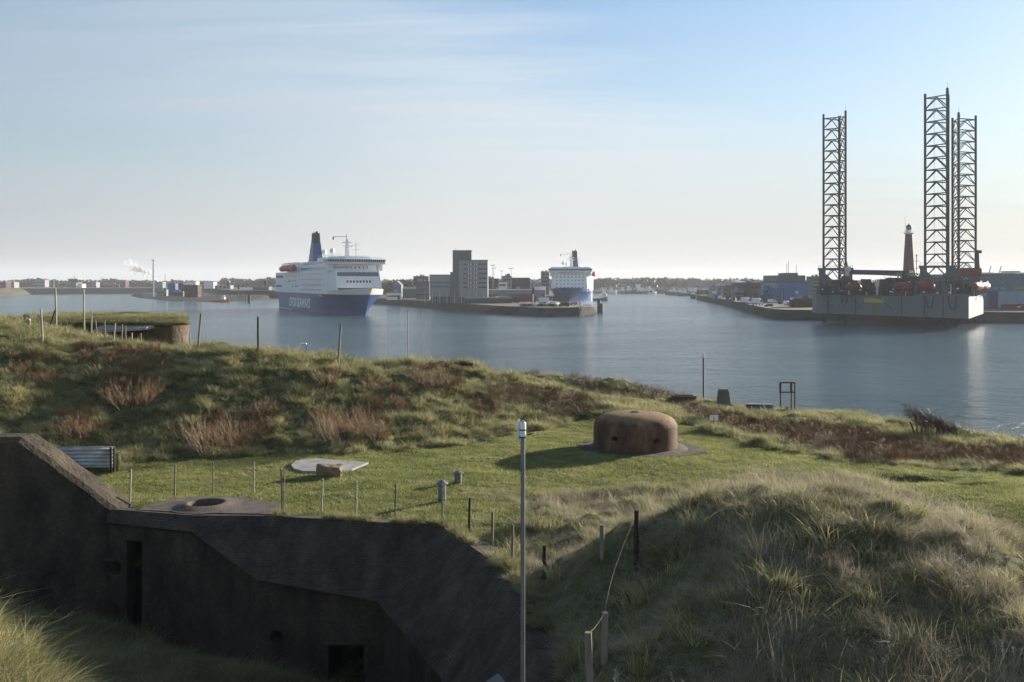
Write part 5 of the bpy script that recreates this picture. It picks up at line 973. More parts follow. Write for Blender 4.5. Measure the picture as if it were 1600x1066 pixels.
def rad_box(a, w_, z0_, z1_, r0=Rd - .35, r1=Rd + .3, h=1.0):
    ca, sa = math.cos(a), math.sin(a); q = []
    for rr_, k in ((r0, .5), (r1, 1)):
        for s_ in (-1, 1): q.append((ca * rr_ - sa * s_ * w_ / 2 * k, sa * rr_ + ca * s_ * w_ / 2 * k))
    a_, b_, d_, c_ = q[0], q[1], q[3], q[2]; m = (z0_ + z1_) / 2
    vs = [(*p_, m - (m - z0_) * k) for p_, k in ((a_, .5), (b_, .5), (d_, 1), (c_, 1))] + [(*p_, m + (z1_ - m) * k) for p_, k in ((a_, .5), (b_, .5), (d_, 1), (c_, 1))]
    return vs, [(3, 2, 1, 0), (4, 5, 6, 7), (0, 1, 5, 4), (1, 2, 6, 5), (2, 3, 7, 6), (3, 0, 4, 7)]
for a, w_, z0_, z1_ in ((-126, .36, .48, .68), (-67, .38, .42, .62), (-18, .12, .72, .85), (-2, .3, .45, .75), (60, .34, .45, .72), (120, .34, .45, .72), (-142, .07, .82, .89)): cut.add(*rad_box(R(a), w_, z0_, z1_))
carve(body, cut)
for a, w_, z0_, z1_ in ((-126, .14, .54, .66), (-67, .14, .48, .6)):
    x, y = (Rd - .3) * math.cos(R(a)), (Rd - .3) * math.sin(R(a)); MB().box(x - .05, x + .05, y - .05, y + .05, z0_, z1_).build('loophole_plate', C['black'], o)
MB().lathe([(.16, 1.42), (.16, 1.465), (.13, 1.47), (.02, 1.46)], 20).build('vent_cap', C['old_steel'], o, True)
MB().lathe([(1.95, -.4), (1.95, .03), (1.9, .07), (1.6, .08)], 48, (.1, -.05)).build('concrete_collar', MAT['roof_concrete'], o, True)
gm = mat('gravel', (.085, .068, .058), .95, var=.5, scale=25, bump=.8, bscale=60); o2 = MB(); st = []
base = thing('tmp', 'x', 'x'); bpy.data.objects.remove(base)
o2.add([(2.75 * math.cos(i * .13 ) * (1 + .06 * math.sin(i * 2.1)) * (1 if math.cos(i * .13) > 0 else .84) + .05, 2.3 * math.sin(i * .13) * (1 + .05 * math.cos(i * 1.7)), 0) for i in range(48)], [tuple(range(48))])
gr = o2.build('gravel', gm, None); sc_ = [Vector((v.co.x + c0.x, v.co.y + c0.y, 0)) for v in gr.data.vertices]
bmm = bmesh.new(); bmm.from_mesh(gr.data); bmesh.ops.triangulate(bmm, faces=bmm.faces); bmesh.ops.subdivide_edges(bmm, edges=bmm.edges, cuts=5, use_grid_fill=True); 
for v in bmm.verts: v.co.x += c0.x; v.co.y += c0.y; v.co.z = H(v.co.x, v.co.y) + .03
bmm.to_mesh(gr.data); bmm.free(); tag(gr, 'ring of dark gravel round the foot of the rusty dome', 'gravel', kind='stuff')

# ------------------------------------------------------------------ posts
def post(name, label, px, yt, D=None, yb=None, r_=.03, lean=0, m='wood', cat='fence post', group=None, n=6, square=False, cap=None):
    b = hit(px, yb) if D is None else put(px, D); D = b.y; x2 = WX(px + lean, D); zt = WZ(yt, D)
    h = zt - b.z; mb = MB()
    if h < .2: h = .6
    dx = x2 - b.x
    if square: mb.add([(-r_, -r_, -.35), (r_, -r_, -.35), (r_, r_, -.35), (-r_, r_, -.35), (dx - r_, -r_, h), (dx + r_, -r_, h), (dx + r_, r_, h), (dx - r_, r_, h)], [(3, 2, 1, 0), (4, 5, 6, 7), (0, 1, 5, 4), (1, 2, 6, 5), (2, 3, 7, 6), (3, 0, 4, 7)])
    else: mb.tube((0, 0, -.35), (dx * .5 + random.uniform(-.01, .01), random.uniform(-.01, .01), h * .5), r_ * 1.06, r_, 8).tube((dx * .5, 0, h * .5), (dx, 0, h), r_, r_ * .9, 8)
    o = thing(name, label, cat, b, 0, group); mb.build('shaft', C[m], o, not square)
    if cap: MB().box(dx - r_ * 1.3, dx + r_ * 1.3, -r_ * 1.3, r_ * 1.3, h, h + .03).build('cap', C[cap], o)
    o['hh'] = h; return o
wp_m = mat('weathered_pale', (.42, .38, .31), .85, var=.4, scale=9, stretch=(1, 1, .15)); C['pale_wood'] = wp_m
GR = 'fence posts along the yard edge'
tops = []
yl = {0: 'above the lower end of the wing wall', 1: 'first one left of the round pit', 2: 'just behind the round pit', 3: 'standing right of the round pit', 4: 'thicker left one of the close pair', 5: 'thinner right one of the close pair', 6: 'in front of the boulder and flat plate',
      7: 'right of the boulder, next after it', 8: 'rusty one left of the two ventilators', 9: 'directly before the larger ventilator'}
for i, (px, yt, yb, ln_, mm, r_) in enumerate(((202, 733, 791, 3, 'pale_wood', .028), (273, 725, 779, 1, 'wood', .028), (333, 722, 774, 0, 'wood', .024), (397, 722, 772, 0, 'pale_wood', .024), (441, 731, 801, -2, 'galvanised', .024), (444, 733, 800, 0, 'wood', .02),
        (503, 748, 801, 1, 'pale_wood', .026), (556, 752, 805, 1, 'pale_wood', .026), (617.5, 757, 808, 1, 'old_steel', .022), (691, 756, 815, 0, 'galvanised', .026))):
    o = post('fence_post', f'slim yard fence post {yl[i]}', px, yt, yb=max(yb, 770), r_=r_, lean=ln_, m=mm, group=GR)
    k = MB()
    for q in (.45, .75, .93): k.tube((-.03, 0, o['hh'] * q), (.045, 0, o['hh'] * q), .012, n=5)
    k.build('wire_clip', C['old_steel'], o); tops.append((px + ln_, yt, o.location.y))
yl2 = ('leaning rough one next after the ventilators', 'grey one left of the tall pole', 'last one before the tall pole', 'black one close right of the tall pole', 'grey one half buried in the mound grass')
for i, (px, yt, yb, ln_, mm, r_) in enumerate(((733, 778, 836, 1, 'dark_wood', .034), (769.5, 800, 857, 0, 'wood', .036), (801, 820, 880, 0, 'wood', .034), (850, 852, 905, 1, 'dark_wood', .045), (940.5, 820, 876, 0, 'wood', .05))):
    o = post('fence_post', f'wooden fence post, {yl2[i]}', px, yt, yb=yb, r_=r_, lean=ln_, m=mm, group=GR); tops.append((px + ln_, yt, o.location.y))
pb = post('wire_post', 'crooked black fence post with loose wires on the mound flank', 993, 797, yb=892, r_=.05, lean=2, m='dark_wood', group=GR)
pn1 = post('round_post', 'round pale topped post, taller right one of the near pair', 945, 957, D=14.2, r_=.055, lean=0, m='wood', group='near post pair'); pn2 = post('round_post', 'round pale topped post, shorter left one of the near pair', 922, 988, D=13.2, r_=.055, lean=-3, m='wood', group='near post pair')
def tip(o): return o.location + Vector((0, 0, o['hh']))
def wire(label, pts, r_=.004, m='wood', name='wire'):
    o = MB().path([tuple(p) for p in pts], r_, 5).build(name, C[m], None); return tag(o, label, 'wire')
def sag(a, b, s, side=(0, 0, 0), n=12): a = Vector(a); b = Vector(b); return [a.lerp(b, i / n) - Vector((0, 0, s * math.sin(math.pi * i / n))) + Vector(side) * math.sin(math.pi * i / n) for i in range(n + 1)]
a_ = tip(pb) - Vector((0, 0, .12)); wire('loose wire from the black post down to the taller near post', sag(a_, tip(pn1) + Vector((0, 0, .02)), .12, (-.10, 0, 0)), .0028)
wire('lower loose wire from the middle of the black post', sag(a_ - Vector((0, 0, .7)), tip(pn1) - Vector((-.12, 0, .45)), .2, (-.05, 0, 0)), .003); wire('short wire joining the two near posts', sag(tip(pn1), tip(pn2), .03, n=6))
for i in range(7):
    if i in (4,): continue
    a, b = tops[i], tops[i + 1]
    if abs(a[0] - b[0]) < 5: continue
    wire(f'thin fence wire, {ordn[i]} span from the wing wall', [W(a[0], a[1] + 12, a[2]), W(b[0], b[1] + 12, b[2])], .003, 'old_steel', 'fence_wire')
# tall pole with sign
D = 9.2; zb_ = H(WX(817, D), D); o = thing('tall_pole', 'tall thin galvanised pole with small white sign at its top, in front', 'pole', (WX(817, D), D, zb_)); h = WZ(658, D) - zb_
MB().tube((0, 0, -.3), (0, 0, h), .0215, n=14).build('pole', C['galvanised'], o, True); MB().lathe([(.026, h - .16), (.029, h - .15), (.029, h - .02), (.015, h), (.001, h + .004)], 14).build('pole_cap', C['white'], o, True)
for z in (.09, .16): MB().lathe([(.033, h - z), (.033, h - z + .012)], 12).build('clamp', C['black'], o)
sgn = MB().prism([(-.052, -.012), (-.028, .01), (-.026, .006), (-.05, -.016)], h - .20, h + .02).build('sign_panel', C['white'], o); MB().tube((.02, 0, h - .13), (.10, .03, h - .125), .004).tube((.10, .03, h - .125), (.05, .03, h - .14), .004).build('cable_loop', C['black'], o)

# ventilators
def vent(label, px, yt, yb, wpx, group='roof ventilators on the lawn'):
    b = hit(px, yb); D = b.y; k = D / FP; h = (yb - yt) * k; r_ = wpx * k / 2; o = thing('roof_ventilator', label, 'ventilator', b, 0, group)
    MB().lathe([(r_ * .62, -.2), (r_ * .62, h * .72), (r_ * .55, h * .73), (r_ * .55, h * .84)], 20).build('pipe', C['galvanised'], o, True); MB().lathe([(r_ * .7, h * .80), (r_ * 1.0, h * .79), (r_ * 1.02, h * .81), (r_ * .5, h * .92), (r_ * .12, h * .99), (.005, h)], 24).build('cap', C['galvanised'], o, True)
    MB().lathe([(r_ * .65, h * .1), (r_ * .67, h * .11), (r_ * .67, h * .15), (r_ * .65, h * .16)], 20).build('band', C['old_steel'], o)
vent('galvanised mushroom ventilator, the taller nearer one', 690.5, 749, 785, 20); vent('galvanised mushroom ventilator, the farther one half behind a grass tuft', 715.5, 735, 756, 19)
# flat plate and boulder
pc = gp(510, 729, 11.45); o = thing('steel_cover', 'pale grey teardrop shaped steel cover lying on the lawn', 'cover plate', (pc[0], pc[1], H(pc[0], pc[1]) + .03)); pts_ = [gp(px, py, 11.45)[:2] for px, py in ((576, 724), (536, 721.3), (500, 718.2), (478, 718.8), (462, 722), (454.5, 728), (459, 734), (474, 738), (500, 738.4), (537, 737.5), (550, 735))]
MB().prism([(x - pc[0], y - pc[1]) for x, y in pts_], .0, .07).build('plate', C['pale_concrete'], o, bevel=.01); MB().prism([((x - pc[0]) * 1.04 - .1, (y - pc[1]) * 1.1) for x, y in pts_], -.3, -.01).build('plinth', MAT['roof_concrete'], o)
b = hit(516, 745); o = thing('boulder', 'squarish brown boulder at the edge of the steel cover', 'boulder', b); bmm = bmesh.new(); bmesh.ops.create_cube(bmm, size=1); bmesh.ops.subdivide_edges(bmm, edges=bmm.edges, cuts=5, use_grid_fill=True)
for v in bmm.verts:
    c = v.co; s_ = .55 + .45 / max(.6, c.length / .5); c *= s_; c.x *= .92; c.y *= .6; c.z = (c.z + .42) * .46 * (1 - .18 * (c.x - .1)); nz = float(fbm(np.array(c.x * 3 + 9), np.array(c.y * 3 + c.z * 3), 1.0, 5)); c += c.normalized() * nz * .12
me = bpy.data.meshes.new('stone'); bmm.to_mesh(me); bmm.free(); me.materials.append(mat('brown_stone', (.22, .16, .10), .95, var=.35, scale=5, bump=.7, bscale=18)); so_ = bpy.data.objects.new('stone', me); COL.objects.link(so_); so_.parent = o
# corrugated sheet
b = hit(132, 738); D = b.y; o = thing('corrugated_fence', 'white blue corrugated metal sheet barrier at the foot of the ridge', 'barrier', b); k = D / FP; V = []; F = []; nr = 30
for i in range(nr + 1): z = i / nr * 32 * k; yy = .035 * math.sin(i / nr * 5.5 * 2 * math.pi); V += [(-52 * k, yy + .2, z + .12), (46 * k, yy, z + .17)]
F = [(2 * i, 2 * i + 1, 2 * i + 3, 2 * i + 2) for i in range(nr)]; ms = mat('corrugated_paint', (.55, .60, .66), .5, var=.35, scale=2, c2=(.40, .36, .33)); q = MB().add(V, F).build('sheet', ms, o, True, fix=False); sd_ = q.modifiers.new('t', 'SOLIDIFY'); sd_.thickness = .012
for px in (-50, 43, 48): MB().box(px * k - .03, px * k + .03, -.12, -.06, -.3, 34 * k + .12).build('post', C['dark_wood'], o)
MB().box(-54 * k, 47 * k, .32, .6, -.2, 26 * k).build('backing', MAT['turf'], o)
# ridge posts (standing on the crest or behind it)
RG = 'weathered posts along the ridge crest'
post('ridge_post', 'pale tall leaning post with broken foot on the left crest', 67, 483, yb=537, r_=.05, lean=-3, m='pale_wood', group=RG)
for px, yt, D, r_, lb, br in ((88, 450, 52, .055, 'left one of the two tallest whitish posts, with small brace', 1), (132, 452, 53, .052, 'right one of the two tallest whitish posts', 0)):
    o = post('ridge_post', lb, px, yt, D=D, r_=r_, lean=-1.5, m='pale_wood', group=RG)
    if br: MB().tube((-.45, 0, -.2), (-.08, 0, 1.0), .035).build('brace', C['dark_wood'], o)
low = [(143, 485, 516, 'tallest grey one left of the grassed bunker face'), (152, 500, 516, 'tilted short one left of the grassed bunker face'), (163.5, 501, 524, 'pale one before the flat bunker slab'), (177, 505, 521, 'crooked one over the flat bunker slab'), (190, 507, 533, 'brown one in the middle of the stone face'),
       (196, 509, 532, 'its near twin to the right of the brown one'), (206, 520, 534, 'short dark one below the slab edge'), (220, 521, 540, 'pale one under the white lime streak'), (285.5, 518, 542, 'thin one near the rounded stone corner'), (297, 519, 543, 'thin pale one against the rounded stone corner'), (77, 506, 521, 'stub in the reeds left of the grassed bunker'), (38.5, 511, 527, 'stub below the diagonal rail')]
for i, (px, yt, yb, lb) in enumerate(low): post('short_post', f'short weathered post, {lb}', px, yt, D=48.5 + (i % 3) * .4 if px > 160 else 51, r_=.042 if i not in (8, 9) else .03, lean=(0, -3, 0, 3, 1, 0, 0, 0, -1, 0, 0, 0)[i], m='wood' if i % 3 else 'pale_wood', group='short posts before the grassed bunker')
o = post('gate_post', 'post holding a diagonal rail at the left picture side', 45.5, 499, D=50, r_=.09, m='wood', group=None); MB().tube((.1, -.1, o['hh'] * .95), (-.95, -.1, -.1), .06).build('diagonal_rail', C['pale_wood'], o)
post('ridge_post', 'grey leaning post right of the grassed bunker', 309, 490, yb=548, r_=.055, lean=5, m='wood', group=RG); post('ridge_post', 'dark straight post halfway to the braced post', 403, 495, yb=555, r_=.05, lean=0, m='dark_wood', group=RG)
o = post('ridge_post', 'dark leaning post with white wooden brace at its foot', 528.5, 506, yb=571, r_=.058, lean=4, m='wood', group=RG); k = o.location.y / FP; MB().tube((-12 * k, 0, -.02), (-1 * k, 0, 17 * k), .07).tube((-12 * k, 0, 0), (0, 0, .1), .06).build('brace', C['white'], o)
# lamp, far thin masts, timber
D = 61; o = thing('street_lamp', 'small lamp post with flat white head peeping over the ridge', 'street lamp', put(478.5, D)); h = WZ(538.5, D) - o.location.z; MB().tube((0, 0, -.2), (0, 0, h), .055, .04).build('pole', C['galvanised'], o); MB().tube((0, 0, h), (-.28, 0, h + .02), .03).build('arm', C['galvanised'], o); MB().box(-.36, .03, -.1, .1, h + .01, h + .09).build('lamp_head', C['white'], o, bevel=.02)
for px, yt, D, r_, lb in ((608, 488, 66, .020, 'left one of three slender white masts behind the ridge'), (637.5, 487, 63, .036, 'middle thickest one of three slender white masts behind the ridge'), (660, 487, 66, .026, 'right one of three slender white masts behind the ridge')):
    o = thing('slender_mast', lb, 'mast', put(px, D), 0, 'slender masts behind the ridge'); h = WZ(yt, D) - o.location.z; MB().tube((0, 0, -.2), (0, 0, h), r_, r_ * .7, 8).build('pole', C['grey_paint'], o, True); MB().lathe([(.02, h), (r_ * 1.2, h + .02), (r_ * 1.2, h + .1), (.02, h + .14)], 8).build('cap', C['old_steel'], o)
b = hit(713, 576); k = b.y / FP; o = thing('old_timber', 'dark old timber beam lying on the ridge crest', 'timber', b + Vector((0, 0, .08))); MB().tube((-27 * k, 0, .25), (26 * k, 0, .10), .07, .09, 7).build('beam', C['dark_wood'], o); MB().box(24 * k, 27 * k, -.14, .14, -.05, .22).build('end_fitting', C['old_steel'], o); MB().lathe([(.08, -.1), (.16, 0), (.16, .14), (.08, .3)], 8, (-25 * k, 0)).build('knob', C['dark_wood'], o)
o = thing('round_beacon', 'small dark round beacon top showing over the ridge', 'beacon', put(347.5, 60)); zz_ = WZ(538, 60) - o.location.z; MB().lathe([(.12, zz_ - .18), (.26, zz_ - .04), (.28, zz_ + .06), (.16, zz_ + .13), (.02, zz_ + .14)], 14).build('lamp_body', C['dark_wood'], o, True); MB().tube((0, 0, -.2), (0, 0, zz_ - .1), .05).build('post', C['dark_wood'], o)
o = thing('low_bench', 'small dark rail stub right of the dark straight post', 'rail', put(409, 55)); zz_ = WZ(548, 55) - o.location.z; MB().box(-.2, .2, -.05, .05, zz_ - .04, zz_ + .02).tube((-.12, 0, -.2), (-.12, 0, zz_), .03).tube((.12, 0, -.2), (.12, 0, zz_), .03).build('rail', C['dark_wood'], o)
b = hit(688, 653); o = thing('small_sign', 'tiny teal sign plate on a short post on the ridge flank', 'sign', b); MB().tube((0, 0, -.1), (0, 0, .3), .015).build('post', C['old_steel'], o); MB().box(-.11, .11, -.03, -.015, .12, .32).build('plate', mat('teal_paint', (.05, .22, .24), .5), o)

# ------------------------------------------------------------------ grassed old bunker at the left
D = 54.5; x0 = WX(60, D); x1 = WX(299, D); y0 = D; y1 = D + 9; pl = []; rc_ = 2.4
for cx_, cy_, a0 in ((x1 - rc_, y0 + rc_, -90), (x1 - rc_, y1 - rc_, 0), (x0 + rc_, y1 - rc_, 90), (x0 + rc_, y0 + rc_, 180)):
    for i in range(7): q = R(a0 + 15 * i); yy_ = cy_ + rc_ * math.sin(q); pl.append((cx_ + rc_ * math.cos(q) - (yy_ - y0) * .40, yy_))
zt = WZ(509, 54.5); o = thing('old_bunker', 'old bunker with rough stone face and grass grown roof beyond the ridge', 'bunker', ((x0 + x1) / 2, y0, 10)); ox, oy = o.location.x, o.location.y
sm = mat('rubble_stone', (.125, .095, .065), .95, var=.5, scale=3.5, bump=1.0, bscale=7)
nlev = 9; V = []; n = len(pl); F = []
lev = [(0, 6)] + [(.0, 10 + (zt - 10) * i / 6) for i in range(7)]
for k_, (ins, z) in enumerate(lev):
    for x, y in pl: q = float(fbm(np.array(x * 1.3), np.array(y * 1.3 + z * 1.7), 1.0, 8)) * .12; V.append((x - ox + q, y - oy + q, z - 10))
for k_ in range(len(lev) - 1):
    for i in range(n): a = k_ * n + i; b_ = k_ * n + (i + 1) % n; F.append((a, b_, b_ + n, a + n))
MB().add(V, F).build('stone_face', sm, o, True)
V = []; F = []; cxm, cym = (x0 + x1) / 2, (y0 + y1) / 2
for k_, f_ in enumerate((1.0, .97, .9, .75, .5, .25, .02)):
    for x, y in pl: V.append((cxm + (x - cxm) * f_ - ox, cym + (y - cym) * f_ - oy, zt - 10 + (.02, .10, .22, .36, .46, .50, .50)[k_] + (.32 * float(fbm(np.array(x * f_), np.array(y * f_), 2.2, 3)) if k_ > 1 else 0)))
for k_ in range(6):
    for i in range(n): a = k_ * n + i; b_ = k_ * n + (i + 1) % n; F.append((a, b_, b_ + n, a + n))
F.append(tuple(6 * n + i for i in range(n))); MB().add(V, F).build('grass_roof', MAT['turf'], o, True)
q = thing('flat_slab', 'flat pale concrete slab jutting from the stone face of the old bunker', 'slab', (WX(200, 53.6), 53.6, WZ(514, 53.6))); MB().add([(-1.9, -.2, -.22), (1.1, -.2, -.05), (1.15, .95, 0), (-1.9, .95, 0), (-1.9, -.2, -.10), (1.1, -.2, .1), (1.15, .95, .2), (-1.9, .95, .2)], [(3, 2, 1, 0), (4, 5, 6, 7), (0, 1, 5, 4), (1, 2, 6, 5), (2, 3, 7, 6), (3, 0, 4, 7)]).build('slab', C['pale_concrete'], q)
for px, py, wd in (): MB().box(WX(px, 54.4) - ox - wd / 2, WX(px, 54.4) - ox + wd / 2, -.12, -.06, WZ(py, 54.4) - 10.03, WZ(py, 54.4) - 9.97).build('lime_streak', C['pale_concrete'], o)
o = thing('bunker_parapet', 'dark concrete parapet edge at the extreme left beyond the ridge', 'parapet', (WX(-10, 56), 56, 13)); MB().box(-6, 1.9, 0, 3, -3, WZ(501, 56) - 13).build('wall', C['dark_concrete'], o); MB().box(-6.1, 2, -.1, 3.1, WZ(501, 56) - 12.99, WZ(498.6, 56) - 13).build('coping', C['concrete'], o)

# ------------------------------------------------------------------ shore side objects
b = hit(1131, 634); D = b.y; k = D / FP; o = thing('concrete_block', 'brown tapered concrete block standing on a slab at the water side', 'block', b); MB().prism([(-10 * k, -.35), (10 * k, -.35), (10 * k, .35), (-10 * k, .35)], -.3, 22 * k, [(-8 * k, -.3), (6.5 * k, -.3), (6.5 * k, .3), (-8 * k, .3)]).prism([(-8 * k, -.3), (6.5 * k, -.3), (6.5 * k, .3), (-8 * k, .3)], 22.01 * k, 26 * k, [(-6 * k, -.2), (5 * k, -.2), (5 * k, .2), (-6 * k, .2)]).build('block', C['concrete'], o)
MB().box(-22 * k, 18 * k, -.8, .7, -.35, .02).build('slab', MAT['roof_concrete'], o)
b = hit(1072, 631); D = b.y; k = D / FP; o = thing('rusty_tank', 'rusty open steel box sunk in the shore grass', 'steel box', b); MB().box(-19 * k, 14 * k, -.5, -.44, -.3, 12 * k).box(14 * k - .06, 14 * k, -.44, .7, -.3, 12 * k).box(-19 * k, -19 * k + .06, -.44, .7, -.3, 12 * k).box(-19 * k, 14 * k, .7, .76, -.3, 12 * k).build('side', C['old_steel'], o); MB().box(-19.5 * k, 14.5 * k, -.56, -.40, 12 * k, 13.2 * k).build('rim', C['rust'], o)
D = 62; b = put(1099, D); o = thing('quay_lamp', 'slim shore lamp post with white lantern head', 'lamp post', b); h = WZ(552, D) - b.z; MB().tube((0, 0, -.2), (0, 0, h - .3), .05, .045, 8).build('pole', C['black'], o); MB().lathe([(.06, h - .3), (.09, h - .26), (.09, h - .04), (.03, h)], 10).build('lantern', C['white'], o)
b = hit(1115.5, 671); k = b.y / FP; o = thing('information_sign', 'white double information panel on a short post before the reddish brush', 'sign', b); h = 22 * k; MB().box(-.035, .035, 0, .07, -.2, h).build('post', C['wood'], o)
for s_ in (-1, 1): MB().box(*sorted((s_ * .02, s_ * .19)), -.03, -.005, h - 8 * k, h).build('panel', C['white'], o)
D = 58.5; b = put(1231, D); o = thing('gate_frame_stand', 'tall empty black steel gate frame at the shore', 'frame', b); k = D / FP; z_ = lambda py: WZ(py, D) - b.z; q = MB()
for a, yb_ in ((-11.5, -.3), (5.5, -.3), (11, -.3)): q.tube((a * k, 0, yb_), (a * k, 0, z_(598)), .045, n=6)
q.build('upright', C['old_steel'], o); MB().tube((-11.5 * k, 0, z_(598)), (11 * k, 0, z_(598)), .045).tube((-11.5 * k, 0, z_(613)), (11 * k, 0, z_(613)), .045).tube((-11.5 * k, 0, z_(598)), (-11.5 * k, 0, z_(613)), .075).tube((5.5 * k, 0, z_(598)), (5.5 * k, 0, z_(613)), .075).build('crossbar', C['old_steel'], o)
b = hit(1190, 645); b2 = hit(1232, 643); D = b.y; k = D / FP; o = thing('metal_screen', 'low grey blue metal screen wall along the shore', 'screen', b); 
V = []; 
for i in range(13): V += [((-24 + i * 3.4) * k, .12 * (i % 2), -.3), ((-24 + i * 3.4) * k, .12 * (i % 2) - (.15 if i > 4 else 0), (13 - i * .15) * k)]
q = MB().add(V, [(2 * i, 2 * i + 2, 2 * i + 3, 2 * i + 1) for i in range(12)]).build('sheet', C['grey_blue'], o, fix=False); q.modifiers.new('t', 'SOLIDIFY').thickness = .03; MB().box(-24 * k, 17 * k, -.06, .2, 12.4 * k, 13.2 * k).build('top_rail', C['grey_paint'], o)
b = hit(1221, 645); k = b.y / FP; o = thing('timber_beam', 'mossy timber beam with a short dark post under the steel frame', 'timber', b); MB().box(-16 * k, 14 * k, -.15, .15, .02, 6 * k).build('beam', mat('mossy_wood', (.10, .095, .035), .9, var=.4), o); MB().box(5.5 * k, 8.5 * k, -.3, -.16, -.2, 10 * k).build('post', C['rust'], o)
post('stump', 'short leaning wooden stump below the windswept bush', 1446, 667, yb=686, r_=.09, lean=2, m='wood', cat='stump')
C['mossy'] = MAT['mossy_wood']
# ------------------------------------------------------------------ vegetation
def blades(n, rad, h0, h1, wd, droop, seed, lean=(0, 0), spread=.5, segs=3):
    r = np.random.default_rng(seed); V = []; F = []; T = []
    for i in range(n):
        a = r.uniform(0, 2 * math.pi); d = rad * math.sqrt(r.random()); bx, by = d * math.cos(a), d * math.sin(a); h = r.uniform(h0, h1); an = a + r.normal() * .9; tl = abs(r.normal()) * spread
        dx, dy = math.cos(an) * tl + lean[0], math.sin(an) * tl + lean[1]; sa = r.uniform(0, math.pi); sx, sy = math.cos(sa) * wd / 2, math.sin(sa) * wd / 2; k = len(V); tv = r.random(); dr = droop * r.uniform(.4, 1.4)
        for s in range(segs + 1):
            u = s / segs; q = u * u * dr; px_, py_ = bx + dx * h * (u + q * .9), by + dy * h * (u + q * .9); pz = h * (u - q * .55); w_ = (1 - u * .92)
            if s < segs: V += [(px_ - sx * w_, py_ - sy * w_, pz - .02 * (s == 0)), (px_ + sx * w_, py_ + sy * w_, pz - .02 * (s == 0))]; T += [tv, tv]
            else: V.append((px_, py_, pz)); T.append(tv)
        for s in range(segs - 1): a0 = k + 2 * s; F.append((a0, a0 + 1, a0 + 3, a0 + 2))
        a0 = k + 2 * (segs - 1); F.append((a0, a0 + 1, a0 + 2))
    return V, F, T
def twigs(n, rad, h, seed, lean=(0, 0), r0=.006, fork=3, spread=.55, n_side=3, curl=.25):
    r = random.Random(seed); mb = MB()
    def grow(p, d, ln_, r_, lev):
        pts = [p]; m = 3
        for i in range(m): d = (d + Vector((r.uniform(-curl, curl) + lean[0] * .3, r.uniform(-curl, curl) + lean[1] * .3, r.uniform(-.1, .14)))).normalized(); p = p + d * ln_ / m; pts.append(p)
        for i in range(m): mb.tube(pts[i], pts[i + 1], r_ * (1 - .25 * i), r_ * (1 - .25 * (i + 1)), n_side)
        if lev > 0:
            for i in range(fork): q = pts[r.choice((1, 2, 3))]; grow(q, (d + Vector((r.uniform(-.7, .7), r.uniform(-.7, .7), r.uniform(-.2, .4)))).normalized(), ln_ * r.uniform(.45, .7), r_ * .6, lev - 1)
    for i in range(n):
        a = r.uniform(0, 2 * math.pi); d = rad * math.sqrt(r.random()) * .6; grow(Vector((d * math.cos(a), d * math.sin(a), -.03)), Vector((math.cos(a) * spread + lean[0], math.sin(a) * spread + lean[1], 1)).normalized(), h * r.uniform(.4, .6), r0, 2)
    return mb
def src(name, V, F, T, m):
    me = bpy.data.meshes.new(name); me.from_pydata(V, [], F); at = me.attributes.new('tint', 'FLOAT', 'POINT'); at.data.foreach_set('value', T); me.materials.append(m); return bpy.data.objects.new(name, me)
G_lawn = blade_mat('lawn_blade', [(.12, .10, .055), (.15, .16, .05), (.25, .275, .085), (.38, .37, .15), (.55, .47, .29)], pos_scale=.6)
G_tuss = blade_mat('tussock_blade', [(.05, .058, .03), (.12, .135, .058), (.26, .255, .115), (.45, .40, .21), (.62, .54, .35)], pos_scale=.45)
G_dry = blade_mat('dry_blade', [(.06, .056, .036), (.16, .14, .09), (.31, .275, .185), (.50, .44, .32), (.70, .63, .50)], pos_scale=.6)
G_twig = blade_mat('heath_twig', [(.075, .045, .022), (.16, .092, .042), (.26, .155, .07), (.34, .24, .13)], trans=.05, pos_scale=.5)
def kind(name, specs, m): 
    cl = bpy.data.collections.new(name)
    for i, s in enumerate(specs):
        if isinstance(s, MB): o = src(name, s.v, s.f, [random.random() for _ in s.v], m)
        else: o = src(name, *s, m)
        cl.objects.link(o)
    return cl
K_lawn = kind('lawn_tuft', [blades(46, .22, .03, .09, .011, .5, i, spread=.8, segs=2) for i in range(4)], G_lawn)
K_tuss = kind('tussock', [blades(70, .17, .18, .42, .012, .9, 20 + i, lean=(-.12, -.05), spread=.55) for i in range(5)], G_tuss)
K_dry = kind('marram', [blades(56, .20, .22, .62, .0065, 1.1, 40 + i, lean=(-.08, -.03), spread=.62, segs=4) for i in range(6)] + [blades(16, .2, .55, .95, .006, .5, 70 + i, lean=(-.1, 0), spread=.35, segs=4) for i in range(2)], G_dry)
K_twig = kind('heath', [twigs(11, .28, .55, 60 + i, r0=.007, spread=.45) for i in range(4)], G_twig)
